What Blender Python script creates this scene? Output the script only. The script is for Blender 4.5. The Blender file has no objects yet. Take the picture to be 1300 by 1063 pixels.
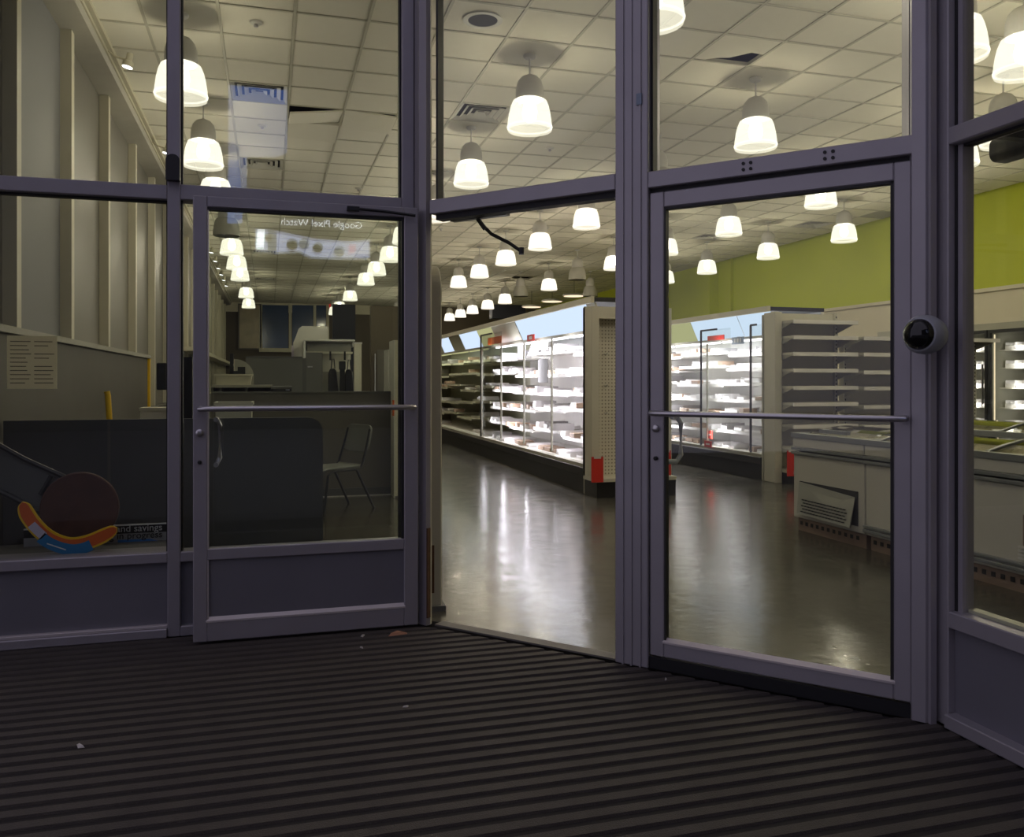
import bpy, bmesh, math, random
from mathutils import Vector, Matrix
random.seed(7)
R = math.radians
S = bpy.context.scene
col = S.collection
# ------------------------------------------------------------------ camera, world, exposure
F, CX, CY, EYE, YAW = 1066.0, 650.0, 483.0, 1.26, R(16.15)
sn, cs = math.sin(YAW), math.cos(YAW)
cam = bpy.data.objects.new('camera', bpy.data.cameras.new('camera')); col.objects.link(cam)
cam.location = (0, 0, EYE); cam.rotation_euler = (R(90), 0, -YAW)
cam.data.sensor_width = 36; cam.data.lens = F / 1300 * 36; cam.data.shift_y = -(531.5 - CY) / 1300
cam.data.clip_start = 0.05; cam.data.clip_end = 200
S.camera = cam
W = bpy.data.worlds.new('night_world'); S.world = W; W.use_nodes = True
bg = W.node_tree.nodes['Background']; bg.inputs[0].default_value = (0.64, 0.60, 0.77, 1); bg.inputs[1].default_value = 0.62
S.view_settings.view_transform = 'Standard'; S.view_settings.look = 'None'
S.view_settings.exposure = 0.0; S.view_settings.gamma = 1.0; S.view_settings.use_curve_mapping = False
S.cycles.transparent_max_bounces = 40
PEND_W = 118.0      # light of one pendant (W)
CEIL = 4.27

# ------------------------------------------------------------------ pixel -> place helpers (directions only; the plane gives distance)
def ray(x, y):
    X = (x - CX) / F
    return Vector((X * cs + sn, -X * sn + cs, (CY - y) / F))
def G(x, y, z=0.0):
    d = ray(x, y); t = (z - EYE) / d.z; return Vector((d.x * t, d.y * t, z))
def onV(x, y, v):
    d = ray(x, y); t = v / d.y; return Vector((d.x * t, v, EYE + d.z * t))
def onU(x, y, u):
    d = ray(x, y); t = u / d.x; return Vector((u, d.y * t, EYE + d.z * t))
def px(p):
    X = p[0] * cs - p[1] * sn; Z = p[0] * sn + p[1] * cs
    return (CX + F * X / Z, CY - F * (p[2] - EYE) / Z, Z)

# ------------------------------------------------------------------ materials
MATS = {}
def mat(name, c, rough=0.6, metal=0.0, var=0.12, scale=6.0, bump=0.0, bscale=60.0, spec=0.5):
    m = bpy.data.materials.new(name); m.use_nodes = True
    nt = m.node_tree; N = nt.nodes; L = nt.links; p = N['Principled BSDF']
    p.inputs['Roughness'].default_value = rough; p.inputs['Metallic'].default_value = metal
    p.inputs['Specular IOR Level'].default_value = spec
    tc = N.new('ShaderNodeTexCoord')
    nz = N.new('ShaderNodeTexNoise'); nz.inputs['Scale'].default_value = scale; nz.inputs['Detail'].default_value = 5
    L.new(tc.outputs['Object'], nz.inputs['Vector'])
    mx = N.new('ShaderNodeMix'); mx.data_type = 'RGBA'
    L.new(nz.outputs['Fac'], mx.inputs[0])
    mx.inputs[6].default_value = (*[q * (1 - var) for q in c], 1); mx.inputs[7].default_value = (*[min(1, q * (1 + var)) for q in c], 1)
    L.new(mx.outputs[2], p.inputs['Base Color'])
    if bump:
        n2 = N.new('ShaderNodeTexNoise'); n2.inputs['Scale'].default_value = bscale; L.new(tc.outputs['Object'], n2.inputs['Vector'])
        b = N.new('ShaderNodeBump'); b.inputs['Strength'].default_value = bump; b.inputs['Distance'].default_value = 0.01
        L.new(n2.outputs['Fac'], b.inputs['Height']); L.new(b.outputs['Normal'], p.inputs['Normal'])
    MATS[name] = m
    return m
def emis(name, c, s, trans=0.0):
    m = bpy.data.materials.new(name); m.use_nodes = True; nt = m.node_tree; N = nt.nodes; L = nt.links
    N.remove(N['Principled BSDF']); e = N.new('ShaderNodeEmission'); e.inputs[0].default_value = (*c, 1); e.inputs[1].default_value = s
    out = N['Material Output']
    if trans:
        t = N.new('ShaderNodeBsdfTransparent'); x = N.new('ShaderNodeMixShader'); x.inputs[0].default_value = trans
        L.new(e.outputs[0], x.inputs[1]); L.new(t.outputs[0], x.inputs[2]); L.new(x.outputs[0], out.inputs[0])
    else: L.new(e.outputs[0], out.inputs[0])
    m.cycles.emission_sampling = 'NONE'
    MATS[name] = m
    return m
def glass(name, base=0.04, tint=(0.95, 0.97, 0.95), rough=0.0):
    m = bpy.data.materials.new(name); m.use_nodes = True; nt = m.node_tree; N = nt.nodes; L = nt.links
    N.remove(N['Principled BSDF']); out = N['Material Output']
    t = N.new('ShaderNodeBsdfTransparent'); t.inputs[0].default_value = (*tint, 1)
    g = N.new('ShaderNodeBsdfGlossy'); g.inputs['Roughness'].default_value = rough
    lw = N.new('ShaderNodeLayerWeight'); lw.inputs[0].default_value = 0.5
    pw = N.new('ShaderNodeMath'); pw.operation = 'POWER'; pw.inputs[1].default_value = 5; L.new(lw.outputs['Facing'], pw.inputs[0])
    ma = N.new('ShaderNodeMath'); ma.operation = 'MULTIPLY_ADD'; ma.inputs[1].default_value = 1 - base; ma.inputs[2].default_value = base
    L.new(pw.outputs[0], ma.inputs[0])
    x = N.new('ShaderNodeMixShader'); L.new(ma.outputs[0], x.inputs[0]); L.new(t.outputs[0], x.inputs[1]); L.new(g.outputs[0], x.inputs[2])
    L.new(x.outputs[0], out.inputs[0]); MATS[name] = m
    return m

mat('frame', (0.33, 0.31, 0.335), 0.42, 0.35, 0.10, 5, 0.04, 90)
mat('kick', (0.17, 0.165, 0.19), 0.5, 0.2, 0.12, 3, 0.03, 80)
mat('bead', (0.55, 0.50, 0.50), 0.4, 0.3, 0.1, 9)
mat('gasket', (0.012, 0.012, 0.012), 0.6)
mat('jamb_cream', (0.48, 0.455, 0.33), 0.5, 0.0, 0.15, 4)
mat('rust', (0.12, 0.06, 0.03), 0.8, 0.2, 0.4, 30)
mat('steel', (0.55, 0.53, 0.55), 0.28, 0.9, 0.08, 9)
mat('black_plastic', (0.018, 0.018, 0.02), 0.45)
mat('black_metal', (0.02, 0.02, 0.022), 0.4, 0.3)
mat('dome', (0.004, 0.004, 0.005), 0.05)
mat('housing', (0.30, 0.31, 0.34), 0.35)
mat('tile', (0.76, 0.73, 0.62), 0.9, 0, 0.05, 12, 0.25, 160)
mat('tile_dark', (0.40, 0.39, 0.34), 0.9, 0, 0.08, 5)
mat('tbar', (0.50, 0.48, 0.39), 0.6)
mat('plenum', (0.02, 0.02, 0.018), 0.9)
mat('vent', (0.45, 0.44, 0.39), 0.6)
mat('vent_dark', (0.03, 0.03, 0.03), 0.8)
mat('white_enamel', (0.60, 0.59, 0.54), 0.45, 0, 0.05)
mat('lamp_grey', (0.50, 0.49, 0.46), 0.5, 0, 0.05)
mat('cream_mullion', (0.52, 0.49, 0.38), 0.5, 0, 0.06)
mat('grey_panel', (0.155, 0.143, 0.122), 0.45, 0, 0.15, 1.2)
mat('grey_panel_cool', (0.165, 0.165, 0.17), 0.6, 0, 0.15, 1.2)
mat('fascia', (0.36, 0.34, 0.29), 0.6)
mat('knee', (0.085, 0.078, 0.062), 0.6, 0, 0.2, 2.5)
mat('counter_dark', (0.085, 0.083, 0.084), 0.55, 0, 0.12, 3)
mat('counter_mid', (0.125, 0.115, 0.10), 0.6, 0, 0.15, 2)
mat('counter_grey', (0.12, 0.12, 0.11), 0.6, 0, 0.1, 2)
mat('laminate', (0.30, 0.29, 0.24), 0.5)
mat('cream', (0.60, 0.57, 0.44), 0.55, 0, 0.06)
mat('green', (0.44, 0.49, 0.008), 0.55, 0, 0.08, 1.0)
mat('cream_wall', (0.62, 0.57, 0.45), 0.7, 0, 0.06, 1)
mat('brown_wall', (0.085, 0.068, 0.045), 0.7, 0, 0.2, 1)
mat('navy', (0.012, 0.014, 0.03), 0.6)
mat('night_glass', (0.025, 0.055, 0.13), 0.12)
mat('poster', (0.32, 0.26, 0.16), 0.3, 0, 0.5, 2.5)
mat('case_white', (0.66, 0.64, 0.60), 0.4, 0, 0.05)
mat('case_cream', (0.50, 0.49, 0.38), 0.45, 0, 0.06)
mat('case_grey', (0.34, 0.33, 0.27), 0.5, 0, 0.08)
mat('gondola', (0.50, 0.48, 0.39), 0.5, 0, 0.06)
mat('red', (0.55, 0.025, 0.015), 0.5)
mat('orange', (0.62, 0.11, 0.012), 0.5)
mat('blue', (0.02, 0.16, 0.50), 0.5)
mat('sky_blue', (0.015, 0.16, 0.36), 0.5)
mat('yellow', (0.80, 0.50, 0.01), 0.45)
mat('lilac', (0.55, 0.50, 0.62), 0.5)
mat('slate', (0.20, 0.25, 0.32), 0.5)
mat('tan', (0.42, 0.30, 0.22), 0.6, 0, 0.15)
mat('tray_white', (0.78, 0.76, 0.76), 0.35, 0, 0.05)
mat('tray_grey', (0.40, 0.38, 0.38), 0.4)
mat('freezer', (0.56, 0.54, 0.47), 0.4, 0, 0.06, 3)
mat('freezer_trim', (0.22, 0.23, 0.23), 0.4, 0.2)
mat('freezer_base', (0.24, 0.17, 0.13), 0.7, 0, 0.3, 9)
mat('grille', (0.42, 0.42, 0.37), 0.5, 0.3)
mat('brown_disc', (0.075, 0.028, 0.02), 0.6, 0, 0.35, 14)
mat('board_grey', (0.10, 0.10, 0.10), 0.6, 0, 0.2, 3)
mat('chair_plastic', (0.17, 0.172, 0.155), 0.5)
mat('paper', (0.55, 0.53, 0.45), 0.8)
_p = MATS['paper'].node_tree; _t = _p.nodes.new('ShaderNodeBsdfTranslucent'); _t.inputs[0].default_value = (.85, .80, .62, 1); _m = _p.nodes.new('ShaderNodeMixShader'); _m.inputs[0].default_value = .6
_p.links.new(_p.nodes['Principled BSDF'].outputs[0], _m.inputs[1]); _p.links.new(_t.outputs[0], _m.inputs[2]); _p.links.new(_m.outputs[0], _p.nodes['Material Output'].inputs[0])
mat('ink', (0.10, 0.095, 0.08), 0.8)
mat('sign_black', (0.012, 0.012, 0.012), 0.6)
mat('sign_grey', (0.30, 0.30, 0.30), 0.6)
mat('sign_white', (0.6, 0.6, 0.6), 0.6)
mat('street', (0.05, 0.05, 0.052), 0.8, 0, 0.3, 2, 0.2, 40)
mat('sidewalk', (0.14, 0.135, 0.13), 0.85, 0, 0.2, 2, 0.2, 40)
mat('facade_far', (0.08, 0.075, 0.075), 0.8, 0, 0.2, 0.6)
mat('mat_strip', (0.050, 0.041, 0.035), 0.75, 0, 0.3, 9, 0.5, 220)
mat('mat_base', (0.014, 0.011, 0.010), 0.9)
mat('litter', (0.5, 0.47, 0.44), 0.8)
mat('litter_brown', (0.35, 0.17, 0.10), 0.8)
glass('glass'); glass('glass_case', 0.03, (0.97, 0.98, 0.97)); glass('glass_lid', 0.12, (0.75, 0.74, 0.66))
emis('lamp_shade_lit', (1.0, 0.92, 0.75), 2.0, 0.58)
emis('lamp_core', (1.0, 0.93, 0.78), 9.0)
emis('tube_lit', (0.96, 0.95, 1.0), 6.0)
emis('header_lit', (0.66, 0.80, 1.0), 1.05)
emis('header_yellow', (0.80, 0.80, 0.40), 0.55)
emis('spot_lit', (0.95, 0.92, 1.0), 5.0)
emis('disc_lit', (1.0, 0.80, 0.55), 1.2)
emis('screen_white', (0.85, 0.88, 1.0), 9.0)
emis('screen_lilac', (0.62, 0.66, 1.0), 3.2)
emis('screen_grey', (0.5, 0.55, 0.75), 1.1)
emis('screen_pink', (1.0, 0.5, 0.8), 2.6)
emis('screen_blue', (0.16, 0.30, 0.85), 3.2)
emis('screen_pale', (0.42, 0.50, 0.90), 2.4)
emis('exit_red', (0.8, 0.04, 0.03), 0.5)

# pegboard: holes as fine print-scale relief
def pegboard():
    m = mat('pegboard', (0.56, 0.53, 0.43), 0.6); N = m.node_tree.nodes; L = m.node_tree.links; p = N['Principled BSDF']
    tc = N['Texture Coordinate']; v = N.new('ShaderNodeTexVoronoi'); v.inputs['Scale'].default_value = 1; v.inputs['Randomness'].default_value = 0
    mp = N.new('ShaderNodeMapping'); mp.inputs['Scale'].default_value = (26, 0, 26); L.new(tc.outputs['Object'], mp.inputs['Vector']); L.new(mp.outputs[0], v.inputs['Vector'])
    r = N.new('ShaderNodeMath'); r.operation = 'GREATER_THAN'; r.inputs[1].default_value = 0.22; L.new(v.outputs['Distance'], r.inputs[0])
    mx = N.new('ShaderNodeMix'); mx.data_type = 'RGBA'; mx.inputs[6].default_value = (0.22, 0.20, 0.16, 1); mx.inputs[7].default_value = (0.56, 0.53, 0.43, 1)
    L.new(r.outputs[0], mx.inputs[0]); L.new(mx.outputs[2], p.inputs['Base Color'])
pegboard()
# polished, stained concrete
def concrete():
    m = mat('concrete', (0.15, 0.14, 0.115), 0.2); N = m.node_tree.nodes; L = m.node_tree.links; p = N['Principled BSDF']
    tc = N['Texture Coordinate']
    n1 = N.new('ShaderNodeTexNoise'); n1.inputs['Scale'].default_value = 1.3; n1.inputs['Detail'].default_value = 8; n1.inputs['Roughness'].default_value = 0.65
    L.new(tc.outputs['Object'], n1.inputs['Vector'])
    cr = N.new('ShaderNodeValToRGB'); L.new(n1.outputs['Fac'], cr.inputs[0])
    cr.color_ramp.elements[0].position = 0.3; cr.color_ramp.elements[0].color = (0.034, 0.032, 0.027, 1)
    cr.color_ramp.elements[1].position = 0.7; cr.color_ramp.elements[1].color = (0.105, 0.097, 0.083, 1)
    L.new(cr.outputs[0], p.inputs['Base Color'])
    n2 = N.new('ShaderNodeTexNoise'); n2.inputs['Scale'].default_value = 5; n2.inputs['Detail'].default_value = 6; L.new(tc.outputs['Object'], n2.inputs['Vector'])
    mr = N.new('ShaderNodeMapRange'); mr.inputs[3].default_value = 0.10; mr.inputs[4].default_value = 0.28; L.new(n2.outputs['Fac'], mr.inputs[0]); L.new(mr.outputs[0], p.inputs['Roughness'])
    n3 = N.new('ShaderNodeTexNoise'); n3.inputs['Scale'].default_value = 9; L.new(tc.outputs['Object'], n3.inputs['Vector'])
    b = N.new('ShaderNodeBump'); b.inputs['Strength'].default_value = 0.10; b.inputs['Distance'].default_value = 0.02; L.new(n3.outputs['Fac'], b.inputs['Height']); L.new(b.outputs['Normal'], p.inputs['Normal'])
concrete()

# ------------------------------------------------------------------ mesh builder
class B:
    def __init__(s): s.v = []; s.f = []
    def add(s, vs, fs, M=None):
        o = len(s.v); s.v += [tuple(M @ Vector(q)) if M else tuple(q) for q in vs]; s.f += [[i + o for i in f] for f in fs]; return s
    def box(s, x0, x1, y0, y1, z0, z1, M=None):
        vs = [(x, y, z) for z in (z0, z1) for y in (y0, y1) for x in (x0, x1)]
        return s.add(vs, [[0, 2, 3, 1], [4, 5, 7, 6], [0, 1, 5, 4], [2, 6, 7, 3], [0, 4, 6, 2], [1, 3, 7, 5]], M)
    def prism(s, pts, ax, a, b, M=None):
        n = len(pts)
        def put(p, w): return {'x': (w, p[0], p[1]), 'y': (p[0], w, p[1]), 'z': (p[0], p[1], w)}[ax]
        vs = [put(p, a) for p in pts] + [put(p, b) for p in pts]
        return s.add(vs, [list(range(n))[::-1], list(range(n, 2 * n))] + [[i, (i + 1) % n, n + (i + 1) % n, n + i] for i in range(n)], M)
    def tube(s, path, r, n=8, M=None):
        P = [Vector(p) for p in path]; vs = []; fs = []
        for i, p in enumerate(P):
            d = (P[min(i + 1, len(P) - 1)] - P[max(i - 1, 0)]).normalized()
            a = d.cross(Vector((0, 0, 1))); a = d.cross(Vector((1, 0, 0))) if a.length < 1e-3 else a
            a.normalize(); b = d.cross(a)
            for k in range(n):
                t = 2 * math.pi * k / n; vs.append(p + (a * math.cos(t) + b * math.sin(t)) * r)
        for i in range(len(P) - 1):
            for k in range(n): fs.append([i * n + k, i * n + (k + 1) % n, (i + 1) * n + (k + 1) % n, (i + 1) * n + k])
        fs.append(list(range(n))[::-1]); fs.append([(len(P) - 1) * n + k for k in range(n)])
        return s.add(vs, fs, M)
    def lathe(s, prof, n=24, M=None, closed=True):
        vs = []; fs = []
        for r, z in prof:
            for k in range(n):
                t = 2 * math.pi * k / n; vs.append((r * math.cos(t), r * math.sin(t), z))
        for i in range(len(prof) - 1):
            for k in range(n): fs.append([i * n + k, i * n + (k + 1) % n, (i + 1) * n + (k + 1) % n, (i + 1) * n + k])
        if closed: fs.append(list(range(n))[::-1]); fs.append([(len(prof) - 1) * n + k for k in range(n)])
        return s.add(vs, fs, M)
    def mesh(s, name, m, smooth=False, bevel=0):
        me = bpy.data.meshes.new(name); me.from_pydata(s.v, [], s.f)
        bm = bmesh.new(); bm.from_mesh(me); bmesh.ops.recalc_face_normals(bm, faces=bm.faces)
        if bevel: bmesh.ops.bevel(bm, geom=bm.edges, offset=bevel, segments=1, affect='EDGES', clamp_overlap=True)
        bm.to_mesh(me); bm.free()
        if smooth:
            for p in me.polygons: p.use_smooth = True
            me.set_sharp_from_angle(angle=R(40))
        me.materials.append(MATS[m]); return me
    def build(s, name, m, parent=None, loc=(0, 0, 0), rot=(0, 0, 0), smooth=False, bevel=0):
        return place(name, s.mesh(name, m, smooth, bevel), parent, loc, rot)
def place(name, me, parent=None, loc=(0, 0, 0), rot=(0, 0, 0)):
    o = bpy.data.objects.new(name, me); col.objects.link(o); o.location = loc; o.rotation_euler = rot; o.parent = parent; return o
def tag(o, label, cat, group=None):
    o['label'] = label; o['category'] = cat
    if group: o['group'] = group
    return o
def thing(name, label, cat, loc=(0, 0, 0), rz=0.0, group=None):
    return tag(place(name, None, None, loc, (0, 0, rz)), label, cat, group)
def struct(o, label, cat):
    o['kind'] = 'structure'; return tag(o, label, cat)
def sroot(name, label, cat, loc=(0, 0, 0), rz=0.0):
    return struct(place(name, None, None, loc, (0, 0, rz)), label, cat)
def bx(name, m, parent, x0, x1, y0, y1, z0, z1, bevel=0): return B().box(x0, x1, y0, y1, z0, z1).build(name, m, parent, bevel=bevel)
def copy_tree(o, parent=None):
    c = o.copy(); col.objects.link(c); c.parent = parent
    for ch in list(o.children): copy_tree(ch, c)
    return c
def text(name, body, size, m, parent, loc, rot, align='LEFT', depth=0.004):
    cu = bpy.data.curves.new(name, 'FONT'); cu.body = body; cu.size = size; cu.align_x = align; cu.extrude = depth; cu.resolution_u = 4
    t = bpy.data.objects.new(name, cu); col.objects.link(t)
    me = bpy.data.meshes.new_from_object(t.evaluated_get(bpy.context.evaluated_depsgraph_get())); bpy.data.objects.remove(t)
    me.materials.clear(); me.materials.append(MATS[m]); return place(name, me, parent, loc, rot)
def round_rect(x0, x1, z0, z1, r, corners=(1, 1, 1, 1), n=5):
    out = []
    for k, (qx, qz, a0) in enumerate([(x1 - r, z1 - r, 0), (x0 + r, z1 - r, 90), (x0 + r, z0 + r, 180), (x1 - r, z0 + r, 270)]):
        if corners[k]: out += [(qx + r * math.cos(R(a0 + 90 * i / n)), qz + r * math.sin(R(a0 + 90 * i / n))) for i in range(n + 1)]
        else: out.append([(x1, z1), (x0, z1), (x0, z0), (x1, z0)][k])
    return out

# ================================================================== THE SETTING
UL, UR, VB, VF = -1.6, 11.25, 34.0, -2.2       # left wall, right wall, back wall, hidden front wall
AX, AY = 0.79, 4.253                          # the two ends of the splayed entrance front
BXu, BYv = 2.296, 2.572
DL = math.hypot(BXu - AX, BYv - AY); DROT = math.atan2(BYv - AY, BXu - AX)
room = [(UL, 4.46), (0.74, 4.46), (0.82, 4.34), (2.36, 2.62), (2.43, 2.56), (2.43, VF), (UR, VF), (UR, VB), (UL, VB)]
o = B().prism(room, 'z', -0.12, 0.0).build('floor', 'concrete'); struct(o, 'polished stained grey concrete shop floor', 'floor')
# --- ceiling: dark void above, T-bar grid, square tiles
ceil = B().prism([(UL - .1, 4.2), (.8, 4.2), (2.3, 2.6), (2.3, VF), (UR + .1, VF), (UR + .1, VB), (UL - .1, VB)], 'z', 4.62, 4.72).build('ceiling', 'plenum')
struct(ceil, 'suspended ceiling of square cream tiles with some sagging out of place', 'ceiling')
T = 0.6; GU, GV = 0.205, 7.09
def inside(u, v):
    if u < UL + .1 or u > UR or v > VB or v < VF: return False
    if v < 4.5 and u < 0.75: return False
    if u < 2.45 and v < 2.6: return False
    if 0.75 <= u <= 2.45: return v > AY + .12 - (u - AX) * (AY - BYv) / (BXu - AX)
    return True
gb = B()
ku0, ku1 = int((UL - GU) / T) - 1, int((UR - GU) / T) + 1; kv0, kv1 = int((VF - GV) / T) - 1, int((VB - GV) / T) + 1
tiles = []
for i in range(ku0, ku1 + 1):
    for j in range(kv0, kv1 + 1):
        u, v = GU + i * T, GV + j * T
        if inside(u + T / 2, v + T / 2): tiles.append((i, j))
tset = set(tiles)
for i, j in tiles:
    u, v = GU + i * T, GV + j * T
    gb.box(u - .012, u + .012, v + .012, v + T - .012, CEIL - .004, CEIL + .03); gb.box(u - .012, u + T - .012, v - .012, v + .012, CEIL - .004, CEIL + .03)
gb.build('ceiling_grid', 'tbar', ceil)
def tile_at(x, y):
    p = G(x, y, CEIL); return (math.floor((p.x - GU) / T), math.floor((p.y - GV) / T))
vents = [tile_at(612, 143), tile_at(328, 116), tile_at(338, 207), tile_at(1008, 287), tile_at(886, 302), tile_at(1262, 292), tile_at(342, 322), tile_at(340, 353), tile_at(700, 361)]
dark = [tile_at(1113, 269), tile_at(990, 297), tile_at(860, 330), tile_at(1000, 285)]
sag = {tile_at(395, 152): (R(5), R(-7), -.03), tile_at(405, 165): (R(-4), R(3), -.02), tile_at(470, 158): (R(-3), R(4), -.035), tile_at(655, 352): (R(10), R(4), -.06)}
chip = tile_at(965, 55)
h = T / 2 - .014
tme = B().box(-h, h, -h, h, 0, .016).mesh('ceiling_tile', 'tile'); dme = B().box(-h, h, -h, h, 0, .016).mesh('ceiling_tile', 'tile_dark')
cme = B().prism([(-h, -h), (h, -h), (h, h * .1), (h * .55, h * .05), (h * .1, h * .62), (-h * .3, h * .75), (-h * .6, h), (-h, h)], 'z', 0, .016).mesh('ceiling_tile', 'tile')
def vis(i, j):
    a = px((GU + (i + .5) * T, GV + (j + .5) * T, CEIL))
    return (a[2] if (a[2] > 1 and -45 < a[0] < 1345 and a[1] > -45) else 1e3 + abs(a[2]))
order = sorted(tiles, key=lambda q: vis(*q)); rest = B(); cnt = 0
for q in order:
    if q in vents: continue
    u, v = GU + (q[0] + .5) * T, GV + (q[1] + .5) * T
    if cnt < 296 or q in sag:
        cnt += 1
        o = place('ceiling_tile', cme if q == chip else dme if q in dark else tme, ceil, (u, v, CEIL + .004))
        if q in sag: o.rotation_euler = (sag[q][0], sag[q][1], 0); o.location.z += sag[q][2]
    else: rest.box(u - h, u + h, v - h, v + h, CEIL + .004, CEIL + .02)
o = rest.build('far_ceiling_tiles', 'tile', ceil); o['kind'] = 'stuff'
# --- right wall: lime green above a cream bulkhead
w = struct(B().box(UR, UR + .15, VF, VB, 0, 2.72).build('wall_right', 'cream_wall'), 'cream lower wall with lime green painted upper band', 'wall')
B().box(UR - .02, UR + .15, VF, VB, 2.75, CEIL + .3).build('green_band', 'green', w)
B().box(UR - .05, UR + .1, VF, VB, 2.70, 2.76).build('wall_moulding', 'cream_wall', w)
B().box(UR - .10, UR, 18.75, 19.35, 0, CEIL + .3).build('pilaster', 'green', w)
B().box(UR - .35, UR, 19.35, VB, 0, CEIL + .3).build('stepped_wall', 'green', w)
# --- back wall with dark windows
w = struct(B().box(UL, UR + .1, VB, VB + .15, 0, CEIL + .3).build('wall_back', 'brown_wall'), 'dark brown back wall of the shop', 'wall')
B().box(UL, 4.0, VB - .04, VB, 3.9, CEIL).build('window_header', 'cream_wall', w)
def bpx(x0, x1, y0, y1, d=.05): a = onV(x0, y1, VB - d); b = onV(x1, y0, VB - d); return a.x, b.x, a.z, b.z
wb = sroot('window_5', 'row of tall dark blue night windows in the back wall', 'window', (0, VB - .05, 0))
for (x0, x1, y0, y1) in ((333, 366, 388, 443), (371, 398, 388, 440), (401, 414, 388, 440)):
    a = bpx(x0, x1, y0, y1); bx('pane', 'night_glass', wb, a[0], a[1], -.02, .0, a[2], a[3])
for xx in (331, 368.5, 399.5, 416):
    a = bpx(xx - 1.7, xx + 1.7, 387, 445); bx('mullion', 'cream_mullion', wb, a[0], a[1], -.06, .0, a[2], a[3])
a = bpx(329, 418, 443, 447); bx('window_sill', 'cream_mullion', wb, a[0], a[1], -.15, 0, a[2], a[3])
a = bpx(304, 330, 388, 442); po = thing('wall_poster', 'tall tan picture panel hanging beside the dark blue back windows', 'poster', ((a[0] + a[1]) / 2, VB - .08, a[2]))
hw = (a[1] - a[0]) / 2; hh = a[3] - a[2]
bx('picture', 'poster', po, -hw, hw, -.02, .02, 0, hh)
for (q0, q1, r0, r1) in ((-hw, hw, -.05, 0), (-hw, hw, hh, hh + .05), (-hw - .05, -hw, -.05, hh + .05), (hw, hw + .05, -.05, hh + .05)): bx('frame', 'counter_mid', po, q0, q1, -.03, .02, r0, r1)
a = bpx(420, 426, 388, 392, .1); ex = thing('exit_sign', 'small red exit sign up on the back wall by the windows', 'sign', ((a[0] + a[1]) / 2, VB - .06, a[2]))
bx('sign_box', 'exit_red', ex, -.16, .16, -.05, .05, 0, .2); bx('mount', 'white_enamel', ex, -.05, .05, -.02, .06, .2, .26)
# hidden front wall pieces, so the shop is closed
struct(B().box(2.4, UR + .1, VF - .15, VF, -.1, CEIL + .4).build('wall_front', 'cream_wall'), 'plain front wall of the shop towards the street', 'wall')
# --- left wall: knee wall, covered windows between cream mullions, fascia and cornice
w = struct(B().box(UL - .15, UL - .06, 4.3, VB, 0, CEIL + .3).build('wall_left', 'grey_panel'), 'long side wall of covered windows between cream mullions', 'wall')
B().prism([(UL - .06, 4.12), (-1.42, 4.15), (-1.40, 4.18), (-1.40, 4.3), (UL - .06, 4.3)], 'y', 4.5, VB).build('fascia_beam', 'fascia', w)
for q, (z0, z1) in enumerate(((4.19, 4.22), (4.235, 4.275))): B().box(-1.41, -1.385 + .03 * q, 4.5, VB, z0, z1).build('cornice_moulding', 'cream_mullion', w)
mv = [6.1, 7.65, 9.3, 11.1, 12.85] + [12.85 + 1.7 * k for k in range(1, 13)]
for k, v in enumerate(mv): B().box(UL - .06, UL + .05, v - .05, v + .05, 0.9, 4.13).build('mullion', 'cream_mullion', w)
for k in range(len(mv) - 1):
    B().box(UL - .06, UL - .035, mv[k] + .05, mv[k + 1] - .05, 0.9, 4.12).build('covered_pane', 'grey_panel_cool' if k == 0 else 'grey_panel', w)
B().box(UL - .06, UL - .035, 4.5, mv[0] - .05, .9, 4.12).build('covered_pane', 'grey_panel', w)
B().box(UL, UL + .16, 4.56, 11.3, 0, 1.53).build('knee_wall', 'knee', w); B().box(UL, UL + .19, 4.56, 11.3, 1.53, 1.57).build('sill_cap', 'laminate', w)
B().box(UL + .16, UL + .185, 11.22, 11.3, .02, 1.53).build('edge_trim', 'yellow', w)
B().box(UL, UL + .12, 11.3, VB, 0, .9).build('low_wall', 'knee', w); B().box(UL - .03, UL + .3, 17, VB, 1.82, 1.9).build('window_ledge', 'cream', w)

# ================================================================== SHOP FRONT
FD = 0.11
def frame_box(name, par, x0, x1, z0, z1, y0=0.0, y1=FD, m='frame', bev=.004): return bx(name, m, par, x0, x1, y0, y1, z0, z1, bev)
def pane(par, x0, x1, z0, z1, y=.055): return bx('pane', 'glass', par, x0, x1, y - .005, y + .005, z0, z1)
TOPZ = 4.4
# window_1: left bay (local x = u, y inward)
w1 = sroot('window_1', 'grey aluminium shop window bay with a solid base panel left of the open door', 'window', (0, 4.42, 0))
XL, XM0, XM1 = -1.68, -.478, -.418
frame_box('mullion', w1, XM0, XM1, 0, TOPZ); frame_box('mullion', w1, XL, XL + .06, 0, TOPZ)
frame_box('transom_bar', w1, XL + .06, XM0, 2.147, 2.217); frame_box('sill_bar', w1, XL + .06, XM0, .365, .415)
frame_box('base_rail', w1, XL + .06, XM0, 0, .045, -.012); frame_box('base_bead', w1, XL + .06, XM0, .045, .06, .0, .05, 'bead', .002)
bx('base_panel', 'kick', w1, XL + .06, XM0, .03, .06, .06, .365); frame_box('head_bar', w1, XL + .06, XM0, TOPZ - .08, TOPZ)
for z0, z1 in ((.415, 2.147), (2.217, TOPZ - .08)):
    pane(w1, XL + .06, XM0, z0, z1)
    for xx in (XL + .06, XM0 - .008): bx('gasket', 'gasket', w1, xx, xx + .008, .035, .075, z0, z1)
    bx('gasket', 'gasket', w1, XL + .06, XM0, .035, .075, z1 - .01, z1)
bx('inner_ledge', 'frame', w1, XL + .06, XM0, .06, .26, .375, .40)
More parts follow.
